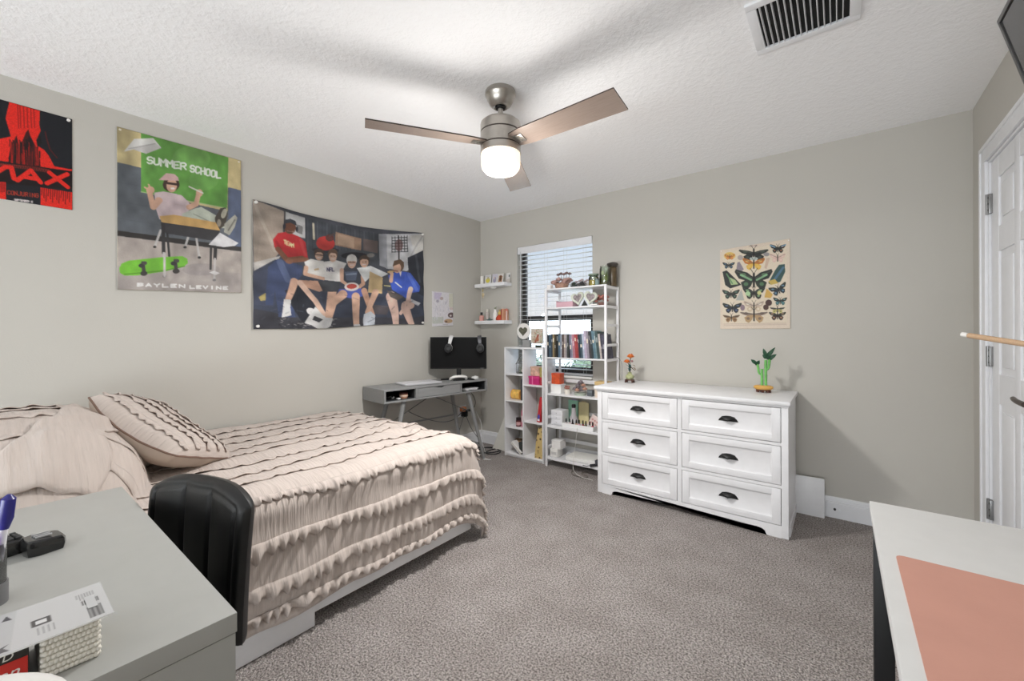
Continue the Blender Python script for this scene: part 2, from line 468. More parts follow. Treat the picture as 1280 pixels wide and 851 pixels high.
bm = NB(); box(bm, WX0-ox, -.022-oy, WZ0-.02-oz, WX1-ox, .09-oy, WZ0-oz, .004); mk('window_sill', bm, C(232, 231, 228, .25), wn)

# ---- white faux-wood blind inside the reveal
bl = thing('window_blind', 'white horizontal slat blind with open slats in the window', 'blind', ((WX0+WX1)/2, .04, WZ1))
bx0, bx1 = WX0+.006-ox, WX1-.006-ox
bm = NB(); box(bm, bx0, -.042, -.072, bx1, -.03, -.002, .004); box(bm, bx0+.004, -.03, -.045, bx1-.004, .03, -.004); mk('headrail', bm, TRIMW, bl)
SLAT = mat('blind_slat', (240, 240, 240), .5)
_t = SLAT.node_tree; _tr = _t.nodes.new('ShaderNodeBsdfTranslucent'); _tr.inputs[0].default_value = (.92, .92, .92, 1); _mx = _t.nodes.new('ShaderNodeMixShader'); _mx.inputs[0].default_value = .4
_t.links.new(_t.nodes['Principled BSDF'].outputs[0], _mx.inputs[1]); _t.links.new(_tr.outputs[0], _mx.inputs[2]); _t.links.new(_mx.outputs[0], _t.nodes['Material Output'].inputs[0])
zs = [WZ1-.095-.0435*k for k in range(27)]
proto = None
for k, z in enumerate(zs):
    if z < WZ0+.03: break
    if proto is None:
        bm = NB(); n = 6; A = []
        for i in range(n+1):
            y = -.025+.05*i/n; A.append((y, +.0016*(1-(2*i/n-1)**2)))
        pr = [(y, zz+.0022) for y, zz in A]+[(y, zz) for y, zz in reversed(A)]
        r0 = [bm.verts.new((bx0+.003, y, zz)) for y, zz in pr]; r1 = [bm.verts.new((bx1-.003, y, zz)) for y, zz in pr]
        ring_faces(bm, [r0, r1]); proto = mk('slat', bm, SLAT, bl, 50); s_ = proto
    else:
        s_ = proto.copy(); COL.objects.link(s_); s_.parent = bl
    s_.location = (0, 0, z-WZ1); s_.rotation_euler = (R(2.5), 0, 0); zlast = z
bm = NB(); box(bm, bx0+.003, -.025, WZ0+.004-WZ1, bx1-.003, .025, WZ0+.022-WZ1, .004); mk('bottom_rail', bm, TRIMW, bl)
for x in (WX0+.12, WX0+.33, WX0+.55, WX1-.1):
    bm = NB()
    for y in (-.027, .027): tube(bm, [(x-ox, y, -.05), (x-ox, y, WZ0+.02-WZ1)], .0012, 5)
    mk('ladder_cord', bm, C(205, 205, 205), bl)
bm = NB(); tube(bm, [(WX0+.05-ox, -.047, -.05), (WX0+.047-ox, -.05, -.9)], .004, 8); mk('tilt_wand', bm, C(215, 215, 218, .2), bl)

# ---- outside the window
bm = NB(); box(bm, -14, .3, -.35, 14, 30, -.25); struct('ground', bm, mat('lawn', (112, 116, 98), .95, noise_amt=.3, noise_scale=3))
bm = NB(); box(bm, -6, .14, -.3, 8, 3.0, -.22); struct('ground_bounce', bm, mat('pale_bounce', (222, 218, 210), .9, noise_amt=.06, noise_scale=4))  # pale slab added to bounce sunlight through the blind onto slats and ceiling
fe = thing('fence', 'white vinyl fence beyond the hedge outside the window', 'fence', (-1.5, 7.0, -.25))
VIN = mat('white_vinyl', (240, 240, 238), .5)
for i in range(9):
    bm = NB(); box(bm, -9+i*2.2, -.06, 0, -8.87+i*2.2, .06, 1.95, .01); lathe(bm, [(.11, 1.95), (.1, 1.98), (0, 2.05)], (-8.935+i*2.2, 0, 0), 4); mk('post', bm, VIN, fe)
    if i < 8:
        bm = NB()
        for k in range(13): box(bm, -8.87+i*2.2+k*.159, -.012, .08, -8.875+i*2.2+(k+1)*.159, .012, 1.78)
        box(bm, -8.87+i*2.2, -.03, 1.78, -6.93+i*2.2, .03, 1.9); box(bm, -8.87+i*2.2, -.03, .02, -6.93+i*2.2, .03, .12)
        mk('fence_panel', bm, VIN, fe)
def shrub(x, y, h, rad, seed, label, col=(62, 76, 52)):
    rs = random.Random(seed)
    t = thing('hedge_shrub', label, 'shrub', (x, y, -.25), group='hedge shrubs outside the window')
    bm = NB()
    for i in range(420):
        th = rs.uniform(0, 2*pi); ph = rs.uniform(-.2, 1); rr = rad*rs.uniform(.75, 1.05)
        p = Vector((rr*cos(th)*math.sqrt(max(0, 1-ph*ph)), rr*sin(th)*math.sqrt(max(0, 1-ph*ph)), h*.5+h*.5*ph))
        d = Vector((rs.uniform(-1, 1), rs.uniform(-1, 1), rs.uniform(-.2, 1)))*.09
        leaf(bm, p, p+d, .05, curl=.1, n=2)
    ball(bm, (0, 0, h*.5), 1, (rad*.8, rad*.8, h*.45))
    mk('foliage', bm, mat('hedge_leaf', col, .7, noise_amt=.35, noise_scale=9), t)
    bm = NB(); cyl(bm, (0, 0, 0), (0, 0, h*.3), .03, n=8); mk('stem', bm, C(92, 74, 58), t)
for i in range(5):
    shrub(-1.9+i*1.25, 3.6+.1*(i % 2), .98+.06*(i % 3), .5, i, 'rounded green hedge shrub outside the window, %s' % ('leftmost of the row', 'second from the left', 'middle of the row', 'second from the right', 'rightmost of the row')[i])

# ---- six-panel door with casing on the right wall
dr = thing('door_1', None, None, (W, DY0, 0)); dr['kind'] = 'structure'
bm = NB()
for (y0, y1, z0, z1) in ((DY0+.09, DY0+.01, 0, DH+.0098), (DY1-.01, DY1-.09, 0, DH+.0098), (DY0+.09, DY1-.09, DH+.01, DH+.09)):
    box(bm, -.018, y1-DY0, z0, 0, y0-DY0, z1, .004)
for (y0, y1, z0, z1) in ((DY0+.0902, DY0+.07, 0, DH+.0698), (DY1-.07, DY1-.0902, 0, DH+.0698), (DY0+.0902, DY1-.0902, DH+.07, DH+.0902)):
    box(bm, -.024, y1-DY0, z0, -.016, y0-DY0, z1, .003)
for (y0, y1, z0, z1) in ((DY0+.008, DY0-.004, 0, DH+.008), (DY1+.004, DY1-.008, 0, DH+.008), (DY0-.004, DY1+.004, DH-.004, DH+.008)):
    box(bm, -.006, y1-DY0, z0, .1, y0-DY0, z1)
mk('door_casing', bm, TRIMW, dr)
bm = NB()
d0, d1 = -.007, DY1-DY0+.007
box(bm, .010, d1, .012, .040, d0, DH-.006)
wd = abs(d1-d0)
for (a, b) in ((.115, .345), (.415, .645)):
    a *= wd/.762; b *= wd/.762
    for z0, z1 in ((.20, .86), (1.0, 1.58), (1.70, 1.93)):
        pass
rails = [(.012, .20), (.86, 1.0), (1.58, 1.70), (1.93, DH-.006)]
for z0, z1 in rails: box(bm, .0032, d1+.001, z0+.001, .012, d0-.001, z1-.001)
for a, b in ((0, .115), (.345, .415), (.645, .762)):
    box(bm, .002, -b*wd/.762+d0*0-.007, .012, .012, -a*wd/.762-.007, DH-.006, .003)
for a, b in ((.15, .31), (.45, .61)):
    for z0, z1 in ((.235, .825), (1.035, 1.545), (1.735, 1.895)):
        box(bm, .0042, -b*wd/.762-.007, z0, .014, -a*wd/.762-.007, z1, .006)
mk('door_panel', bm, TRIMW, dr)
for z in (.325, 1.08, 1.83):
    bm = NB(); box(bm, -.011, -.030, z-.048, .003, .014, z+.048, .002); cyl(bm, (-.012, -.006, z-.05), (-.012, -.006, z+.05), .006, n=12)
    for s in (-.03, 0, .03): cyl(bm, (-.0125, .006, z+s), (-.0105, .006, z+s), .004, n=10, mi=1); cyl(bm, (-.0125, -.02, z+s), (-.0105, -.02, z+s), .004, n=10, mi=1)
    mk('hinge', bm, [STEEL, BLACKM], dr)
bm = NB(); ly = d1+.066
cyl(bm, (.0, ly, .93), (-.008, ly, .93), .032, n=24); cyl(bm, (-.008, ly, .93), (-.05, ly, .93), .011, n=16)
tube(bm, [(-.05, ly-.01, .93), (-.054, ly+.03, .932), (-.056, ly+.075, .935), (-.052, ly+.115, .938)], lambda k: .0105-.002*k, 12, smooth=2)
mk('door_lever', bm, BRONZE, dr)

# ---- things on the right wall
tv = thing('television', 'black television tilted down on the right wall near the ceiling', 'television', (3.5036, -1.528, 2.1359))
# local frame: the far top corner is the origin, w runs towards the camera, d runs down the tilted face
td = Vector((.05, 0, -.2)).normalized(); tw = Vector((0, -1, 0)); tn = Vector((-.2, 0, -.05)).normalized()
TM = Matrix((tw.to_4d(), td.to_4d(), tn.to_4d(), (0, 0, 0, 1))); TM = Matrix(((tw.x, td.x, tn.x, 0), (tw.y, td.y, tn.y, 0), (tw.z, td.z, tn.z, 0), (0, 0, 0, 1)))
bm = NB(); box(bm, 0, 0, -.05, .73, .43, -.004, .004, TM)
mk('television_body', bm, BLACK, tv)
bm = NB()
for a in ((0, 0, .73, .012), (0, .418, .73, .43), (0, .012, .012, .418), (.718, .012, .73, .418)): box(bm, a[0], a[1], -.01, a[2], a[3], .004, .0015, TM)
mk('bezel', bm, GUN, tv)
bm = NB()
box(bm, .011, .011, -.008, .719, .419, -.001, 0, TM); mk('inner_lip', bm, BLACK, tv)
bm = NB(); box(bm, .017, .017, -.006, .713, .413, .0005, 0, TM); mk('screen', bm, TVGL, tv)
bm = NB(); box(bm, W-3.5036-.012, -.48, -.36, W-3.5036, -.25, -.02, .003); tube(bm, [(.02+.06, -.365, -.2), (W-3.5036-.01, -.365, -.17)], .02, 10)
mk('wall_mount', bm, BLACKM, tv)

rod = thing('wooden_rod', 'slim pale wooden rod with a white end cap jutting out before the door', 'rod', (3.715, -1.5, 1.13))
tip = Vector((3.48, -1.2, 1.192)); r0 = Vector((3.715, -1.5, 1.13)); dd = (r0-tip).normalized()
bm = NB(); cyl(bm, tip+dd*.022-r0, -dd*.012, .0095, n=16); mk('dowel', bm, DOWEL, rod)
bm = NB(); cyl(bm, tip-r0, tip+dd*.02-r0, .009, n=16); cyl(bm, tip+dd*.018-r0, tip+dd*.026-r0, .006, n=12); mk('end_cap', bm, CERW, rod)
bm = NB(); cyl(bm, (0, 0, 0), (-.014, 0, 0), .03, n=20); cyl(bm, (-.012, 0, 0), Vector((0, 0, 0))-dd*.03, .014, n=16); mk('wall_bracket', bm, CERW, rod)

# ---- ceiling vent
vt = thing('ceiling_vent', 'white ceiling air vent with dark gaps between its louvres', 'vent', (3.02, -1.46, HC))
bm = NB(); f = .175; g = .14
for a in ((-f, -f, f, -g), (-f, g, f, f), (-f, -g, -g, g), (g, -g, f, g)): box(bm, a[0], a[1], -.012, a[2], a[3], 0, .004)
mk('frame', bm, TRIMW, vt)
bm = NB(); box(bm, -g-.004, -g-.004, -.0015, g+.004, g+.004, -.0003); mk('duct_opening', bm, mat('duct_black', (14, 14, 14), .9), vt)
sl = None
for k in range(14):
    x = -g+.012+k*(2*g-.02)/13.5
    if sl is None:
        bm = NB(); box(bm, -.0009, -g, -.013, .0009, g, -.0, 0, Matrix.Rotation(R(14), 4, 'Y')); sl = mk('slat', bm, TRIMW, vt); s_ = sl
    else: s_ = sl.copy(); COL.objects.link(s_); s_.parent = vt
    s_.location = (x, 0, 0)

# ---- ceiling fan
FX, FYY = 1.765, -1.775
fan = thing('ceiling_fan', 'three-bladed brushed nickel ceiling fan with a lit frosted globe', 'ceiling fan', (FX, FYY, HC))
bm = NB(); lathe(bm, [(0, 0), (.074, 0), (.078, -.006), (.078, -.022), (.072, -.028), (.068, -.045), (.055, -.07), (.036, -.084), (.03, -.08), (0, -.08)]); mk('canopy', bm, NICKEL, fan)
bm = NB(); lathe(bm, [(0, -.07), (.027, -.074), (.024, -.09), (.0, -.092)]); mk('hanger_ball', bm, BLACKM, fan)
bm = NB(); cyl(bm, (0, 0, -.085), (0, 0, -.165), .0135, n=20); lathe(bm, [(.0135, -.14), (.022, -.15), (.022, -.158), (.0, -.158)]); mk('downrod', bm, NICKEL, fan)
bm = NB(); lathe(bm, [(0, -.152), (.06, -.153), (.09, -.158), (.101, -.168), (.103, -.175), (.103, -.213), (.099, -.214), (.099, -.219), (.103, -.22), (.103, -.283), (.099, -.284), (.099, -.289), (.103, -.29), (.103, -.322), (.0, -.322)], n=48)
mk('motor_housing', bm, NICKEL, fan, 25)
bm = NB(); lathe(bm, [(.0992, -.212), (.1005, -.2125), (.1005, -.2205), (.0992, -.221)], n=48); lathe(bm, [(.0992, -.282), (.1005, -.2825), (.1005, -.2905), (.0992, -.291)], n=48); mk('groove_band', bm, DARKW, fan)
GLOBE = mat('lit_globe', (255, 250, 240), .4, emit=(255, 236, 205), strength=.8)
bm = NB(); lathe(bm, [(.09, -.318), (.1, -.322), (.1, -.375), (.096, -.395), (.082, -.412), (.055, -.422), (0, -.425)], n=48); mk('light_globe', bm, GLOBE, fan)
BZ = 2.13-HC
for a in (-122, -1, 118):
    bm = NB(); M = Matrix.Rotation(R(a), 4, 'Z') @ Matrix.Translation((0, 0, BZ+.035)) @ Matrix.Rotation(R(-11), 4, 'X')
    out = [(.085, -.05), (.16, -.062), (.655, -.072), (.655, .072), (.16, .062), (.085, .05)]
    prism(bm, out, lambda x, y, c: M @ Vector((x, y, c)), .006)
    for f in bm.faces:
        if abs((M.to_3x3().inverted() @ f.normal).z) < .5: f.material_index = 1
    mk('blade', bm, [BLADE, DARKW], fan, 20)
    bm = NB(); box(bm, .07, -.028, -.004, .15, .028, 0, .002, M); cyl(bm, M @ Vector((.125, -.014, -.007)), M @ Vector((.125, -.014, 0)), .005, n=10); cyl(bm, M @ Vector((.125, .014, -.007)), M @ Vector((.125, .014, 0)), .005, n=10)
    mk('blade_bracket', bm, NICKEL, fan)
l = bpy.data.lights.new('fan_lamp', 'POINT'); l.energy = 13; l.color = (1, .975, .94); l.shadow_soft_size = .09
o = bpy.data.objects.new('fan_lamp', l); COL.objects.link(o); o.location = (FX, FYY, HC-.55)
l = bpy.data.lights.new('fan_downlight', 'AREA'); l.shape = 'DISK'; l.size = .2; l.energy = 27; l.color = (1, .985, .97)
o = bpy.data.objects.new('fan_downlight', l); COL.objects.link(o); o.location = (FX, FYY, HC-.43)

# ------------------------------------------------------------------ bed
fab = bpy.data.materials.new('crinkled_blush_muslin'); fab.use_nodes = True
t = fab.node_tree; p = t.nodes['Principled BSDF']; L = t.links
p.inputs['Roughness'].default_value = .95; p.inputs['Specular IOR Level'].default_value = .1
p.inputs['Sheen Weight'].default_value = .15
FABC = (207, 195, 187)
uvn = t.nodes.new('ShaderNodeUVMap'); mp = t.nodes.new('ShaderNodeMapping'); mp.inputs['Scale'].default_value = (7, 85, 1)
L.new(uvn.outputs[0], mp.inputs[0])
n1 = t.nodes.new('ShaderNodeTexNoise'); n1.inputs['Scale'].default_value = 1; n1.inputs['Detail'].default_value = 3; L.new(mp.outputs[0], n1.inputs['Vector'])
n2 = t.nodes.new('ShaderNodeTexNoise'); n2.inputs['Scale'].default_value = 6; L.new(uvn.outputs[0], n2.inputs['Vector'])
r1 = t.nodes.new('ShaderNodeValToRGB'); e = r1.color_ramp.elements
e[0].position = .3; e[0].color = tuple(v*.93 for v in lin(FABC))+(1,); e[1].position = .7; e[1].color = tuple(min(1, v*1.05) for v in lin(FABC))+(1,)
L.new(n1.outputs['Fac'], r1.inputs[0]); L.new(r1.outputs[0], p.inputs['Base Color'])
bn = t.nodes.new('ShaderNodeBump'); bn.inputs['Strength'].default_value = .8; bn.inputs['Distance'].default_value = .008
L.new(n1.outputs['Fac'], bn.inputs['Height']); L.new(bn.outputs[0], p.inputs['Normal'])
tr = t.nodes.new('ShaderNodeBsdfTranslucent'); tr.inputs[0].default_value = (*lin((226, 196, 178)), 1)
mx = t.nodes.new('ShaderNodeMixShader'); mx.inputs[0].default_value = .12
out = t.nodes['Material Output']; L.new(p.outputs[0], mx.inputs[1]); L.new(tr.outputs[0], mx.inputs[2]); L.new(mx.outputs[0], out.inputs[0])
FAB = fab

BT = .60; BX0, BX1 = .03, 1.335; BY1 = -1.70; BYS = -3.72; RR = .095
SL = BX1-BX0
def edge(a):
    q = pi*RR/2
    if a <= 0: return 0, 0
    if a < q: return RR*sin(a/RR), RR*(1-cos(a/RR))
    return RR+.022*(1-math.exp(-(a-q)*3.0)), RR+(a-q)
def nz(x, y, z=0): return noise.noise(Vector((x, y, z)))
def hump(x, y):
    """the two sleeping pillows the cover is pulled over"""
    h = 0
    for cx, cy, ax, ay, hh in ((.62, -3.34, .62, .36, .29), (.62, -3.34, .3, .2, .02)):
        d = ((abs(x-cx)/ax)**2.6+(abs(y-cy)/ay)**2.6)
        h += hh*max(0, 1-d)**.55 if d < 1 else 0
    return h
def bed_point(s, t_, lift=0):
    a = s-SL; b = t_-(BY1-BYS)
    x = BX0+min(s, SL); y = BYS+min(t_, BY1-BYS); z = BT
    A, B = max(a, 0), max(b, 0); nx = ny = 0; nzv = 1
    if A > 0 or B > 0:
        d = (A**2.6+B**2.6)**(1/2.6); hn = hypot(A, B); ux, uy = A/hn, B/hn
        o, dn = edge(d)
        fold = .0
        if A > 0 and B > 0: fold = .06*sin(2*atan2(B, A))*min(1, d/.3)
        if d > .2: fold += .010*sin((t_ if A > B else s)*19+2.5*nz(s*1.5, t_*1.5))*min(1, (d-.2)/.3)
        if t_ < .75: o *= 1-.45*min(1, (.75-t_)/.2)
        x += ux*(o+fold); y += uy*(o+fold); z -= dn
        q = min(1, d/(RR*1.57)); nx, ny, nzv = ux*sin(q*pi/2), uy*sin(q*pi/2), cos(q*pi/2)
    else:
        z += hump(x, y)
    dg = s*.75-(t_-1.15); rg = .020*math.exp(-(dg/.035)**2)*max(0, 1-abs(s-1.0)/.35)+.014*math.exp(-((dg+.22)/.03)**2)*max(0, 1-abs(s-.85)/.4)+.012*math.exp(-((s*.3-(t_-1.5))/.03)**2)*max(0, 1-abs(s-.7)/.4)
    wr = 1.5*rg+.013*nz(s*5, t_*2.2, 1)+.009*nz(s*13, t_*5, 2)+.005*nz(s*7, t_*24, 3)
    fr = 1 if (A <= 0 and B <= 0) else .7
    wr = wr*fr+lift
    return Vector((x+nx*wr, y+ny*wr, z+nzv*wr)), Vector((nx, ny, nzv))

bed = thing('bed', 'white platform bed along the left wall under a ruffled blush bedspread', 'bed', (.72, -2.7, 0))
bO = Vector(bed.location)
bm = NB()
box(bm, .035-.72, -3.74+2.7, .052, 1.418-.72, -1.640+2.7, .30, .006)
mk('bed_base', bm, FURN, bed)
bm = NB(); box(bm, 1.3-.72, -3.74+2.7, .004, 1.430-.72, -2.575+2.7, .285, .005); mk('drawer_front', bm, FURN, bed)
for x, y in ((.1, -1.8), (1.2, -1.8), (.1, -3.6)):
    bm = NB(); box(bm, x-.72-.03, y+2.7-.03, 0, x-.72+.03, y+2.7+.03, .055); mk('foot', bm, BLACK, bed)
bm = NB(); box(bm, .045-.72, -3.73+2.7, .3, 1.37-.72, -1.66+2.7, .565, .05, seg=4); mk('mattress', bm, C(232, 228, 222, .9), bed)

sp = thing('bedspread', 'blush muslin bedspread with rows of ruffles covering the bed', 'bedspread', (.72, -2.7, BT))
sO = Vector(sp.location)
NS, NT = 150, 190; SM = SL+.56; TM_ = (BY1-BYS)+.55
def hem(t_): return .022*nz(t_*1.3, 7)-.022*min(1, max(0, (t_-.9)/.5))+.012*nz(t_*6, 3)
bm = NB(); uvl = bm.loops.layers.uv.new('UVMap'); G = []
for i in range(NS+1):
    row = []
    for j in range(NT+1):
        tt = TM_*j/NT; smax = SM+hem(tt); s = smax*i/NS
        p_, n_ = bed_point(s, tt); row.append((bm.verts.new(p_-sO), s, tt))
    G.append(row)
for i in range(NS):
    for j in range(NT):
        q = (G[i][j], G[i+1][j], G[i+1][j+1], G[i][j+1]); f = bm.faces.new([v[0] for v in q])
        for lp, v in zip(f.loops, q): lp[uvl].uv = (v[1], v[2])
so = mk('cover', bm, FAB, sp, 80)
md = so.modifiers.new('thick', 'SOLIDIFY'); md.thickness = .006; md.offset = -1

def ruffle(s0, seed, wid=.036, t0=0, t1=None):
    """one gathered frill sewn on at s0: a waving strip along the bed"""
    t1 = t1 if t1 else TM_-.005
    bm = NB(); uvl = bm.loops.layers.uv.new('UVMap'); rows = []; n = int((t1-t0)/.0048)
    for j in range(n+1):
        tt = t0+(t1-t0)*j/n; row = []
        s1 = s0+.02*nz(tt*1.6, seed*3.1)+.006*nz(tt*6, seed)
        side = s0 > SL
        am = (.55 if side else .38)+.75*abs(nz(tt*2.7, seed*5.3)); ph = tt*(125 if side else 80)+7*nz(tt*5.5, seed*1.7)+3*nz(tt*14, seed*.7)
        wv = am*sin(ph); w2 = .85+.6*nz(tt*3.2, seed*2.3)+.25*nz(tt*16, seed)
        for k in range(5):
            q = k/4
            lift = max(.002, .003+q*(.012+.016*wv)+.004*sin(q*pi)) if side else max(.0015, .002+q*(.006+.0065*wv)+.003*sin(q*pi))
            s = s1+wid*w2*(q-.12)+(.014 if side else .009)*q*am*cos(ph)
            p_, n_ = bed_point(max(.001, s), tt+.005*q*am*cos(ph*1.0+.8), lift)
            row.append((bm.verts.new(p_-sO), s, tt))
        rows.append(row)
    for a, b in zip(rows, rows[1:]):
        for k in range(4):
            q = (a[k], a[k+1], b[k+1], b[k]); f = bm.faces.new([v[0] for v in q])
            for lp, v in zip(f.loops, q): lp[uvl].uv = (v[1], v[2])
    o = mk('ruffle', bm, FAB, sp, 80)
    md = o.modifiers.new('thick', 'SOLIDIFY'); md.thickness = .003
k = 0
for s0 in (.10, .26, .42, .58, .74, .90, 1.06, 1.20):
    ruffle(s0, k, .042); k += 1
for s0 in (SL+.07, SL+.235, SL+.385, SL+.495):
    ruffle(s0, k, .056 if s0 < SL+.45 else .036); k += 1

# folded-back edge of the cover near the pillows
bm = NB(); uvl = bm.loops.layers.uv.new('UVMap'); rows = []
for i in range(61):
    a = i/60; row = []
    for j in range(25):
        b = j/24
        s = .45+.72*a; tt = .50-.16*a+.05*sin(a*5)+(.22+.05*sin(a*9))*b
        p_, n_ = bed_point(s, tt, .012+.030*sin(pi*min(1, b*1.15))*(.6+.5*nz(a*3, b*2, 5))+.012*nz(a*8, b*5, 6))
        row.append((bm.verts.new(p_-sO), s, tt))
    rows.append(row)
for a, b in zip(rows, rows[1:]):
    for j in range(24):
        q = (a[j], a[j+1], b[j+1], b[j]); f = bm.faces.new([v[0] for v in q])
        for lp, v in zip(f.loops, q): lp[uvl].uv = (v[1], v[2])
o = mk('folded_edge', bm, FAB, sp, 80); md = o.modifiers.new('thick', 'SOLIDIFY'); md.thickness = .008

# loose pillow leaning on the covered pillows
PIL = mat('satin_blush_side', (190, 176, 163), .5, noise_amt=.03)
Lx = Vector((.52, .31, -.34)).normalized(); Wy = Vector((-.42, .86, -.46)); Wy = (Wy-Lx*Wy.dot(Lx)).normalized(); Nz = Lx.cross(Wy)
pc = Vector((.70, -2.90, .765))
pw = thing('ruffled_pillow', 'blush pillow with ruffled top and smooth side propped at an angle on the bed', 'pillow', pc)
def pil(u, v, top):
    hx, hy, th = .245, .20, .088
    e_ = (1-abs(u)**3.2)*(1-abs(v)**3.2); h = th*max(0, e_)**.42*(1 if top else -1)
    pin = 1-.05*(1-abs(u)**2)*(abs(v) > .8)-.0
    sag = -.03*(1-u*u)
    return Lx*(u*hx*(1-.04*v*v))+Wy*(v*hy*(1-.05*u*u))+Nz*(h+sag+.004*nz(u*4, v*4, top))
def pgrid(top, m, name, n=36):
    bm = NB(); uvl = bm.loops.layers.uv.new('UVMap'); g = [[(bm.verts.new(pil(-1+2*i/n, -1+2*j/n, top)), i/n*.5, j/n*.7) for j in range(n+1)] for i in range(n+1)]
    for i in range(n):
        for j in range(n):
            q = (g[i][j], g[i+1][j], g[i+1][j+1], g[i][j+1]); f = bm.faces.new([v[0] for v in q])
            for lp, v in zip(f.loops, q): lp[uvl].uv = (v[2], v[1])
    return mk(name, bm, m, pw, 80)
pgrid(True, FAB, 'top_panel'); pgrid(False, PIL, 'under_panel')
bm = NB(); pts = [pil(-1+2*i/30, -1, True) for i in range(31)]+[pil(1, -1+2*i/24, True) for i in range(1, 25)]+[pil(1-2*i/30, 1, True) for i in range(1, 31)]+[pil(-1, 1-2*i/24, True) for i in range(1, 24)]
tube(bm, pts, .004, 8, loop=True); mk('piping', bm, mat('dark_piping', (120, 96, 84), .8), pw)
for v0 in (-.72, -.38, -.02, .34, .7):
    bm = NB(); uvl = bm.loops.layers.uv.new('UVMap'); rows = []
    for j in range(91):
        u = -.97+1.94*j/90; row = []
        for kk in range(5):
            q = kk/4; am = .3+abs(nz(u*4, v0*7)); wv = am*sin(u*34+6*nz(u*4, v0*9)); h = max(.002, .002+q*(.007+.007*wv))
            row.append((bm.verts.new(pil(u, v0-.14*q+.03*wv*q, True)+Nz*h), q*.05, u*.35))
        rows.append(row)
    for a, b in zip(rows, rows[1:]):
        for kk in range(4):
            q = (a[kk], a[kk+1], b[kk+1], b[kk]); f = bm.faces.new([v[0] for v in q])
            for lp, v in zip(f.loops, q): lp[uvl].uv = (v[1], v[2])
    o = mk('ruffle', bm, FAB, pw, 80); md = o.modifiers.new('thick', 'SOLIDIFY'); md.thickness = .003

# ------------------------------------------------------------------ white dresser
D0, D1, DF, DT = 1.686, 2.893, -.542, .80
ds = thing('dresser', 'white six-drawer dresser with black cup pulls against the back wall', 'dresser', ((D0+D1)/2, -.28, 0))
dx, dy = ds.location[0], ds.location[1]
def dbox(bm, x0, y0, z0, x1, y1, z1, bev=0): box(bm, x0-dx, y0-dy, z0, x1-dx, y1-dy, z1, bev)
bm = NB()
dbox(bm, D0, DF+.02, 0, D0+.022, -.03, .775); dbox(bm, D1-.022, DF+.02, 0, D1, -.03, .775)      # sides
dbox(bm, D0+.02, -.045, .06, D1-.02, -.034, .77)                                                # back
dbox(bm, D0+.02, DF+.03, .055, D1-.02, -.04, .07)                                               # bottom
pillx = (D0+.598)
dbox(bm, D0, DF, 0.002, D0+.035, DF+.022, .775, .001); dbox(bm, D1-.035, DF, 0.002, D1, DF+.022, .775, .001)
dbox(bm, pillx-.013, DF+.0005, .07, pillx+.013, DF+.022, .775)
for z0, z1 in ((.062, .072), (.290, .308), (.538, .556), (.762, .7755)): dbox(bm, D0+.034, DF+.001, z0, D1-.034, DF+.022, z1)
# apron with cut-out feet
ap = [(D0+.035, .0), (D0+.11, .0), (D0+.118, .022), (D0+.135, .034), (D0+.16, .037), (D1-.16, .037), (D1-.135, .034), (D1-.118, .022), (D1-.11, 0), (D1-.035, 0), (D1-.035, .064), (D0+.035, .064)]
prism(bm, ap, lambda a, b, c: Vector((a-dx, DF-dy+.0005+c, b)), .02)
dbox(bm, D1-.0005, DF+.05, .0, D1+.006, -.06, .06)
for z0, z1 in ((.06, .10), (.70, .775)): pass
mk('carcass', bm, FURN, ds)
bm = NB(); dbox(bm, D0-.022, DF-.02, .777, D1+.012, -.005, .802, .007); dbox(bm, D0-.006, DF-.008, .764, D1+.004, -.02, .778, .003); mk('top', bm, FURN, ds)
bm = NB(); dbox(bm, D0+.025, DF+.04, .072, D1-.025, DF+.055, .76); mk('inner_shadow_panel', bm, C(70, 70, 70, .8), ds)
drx = ((D0+.038, pillx-.016), (pillx+.016, D1-.038)); drz = ((.075, .287), (.311, .535), (.559, .759))
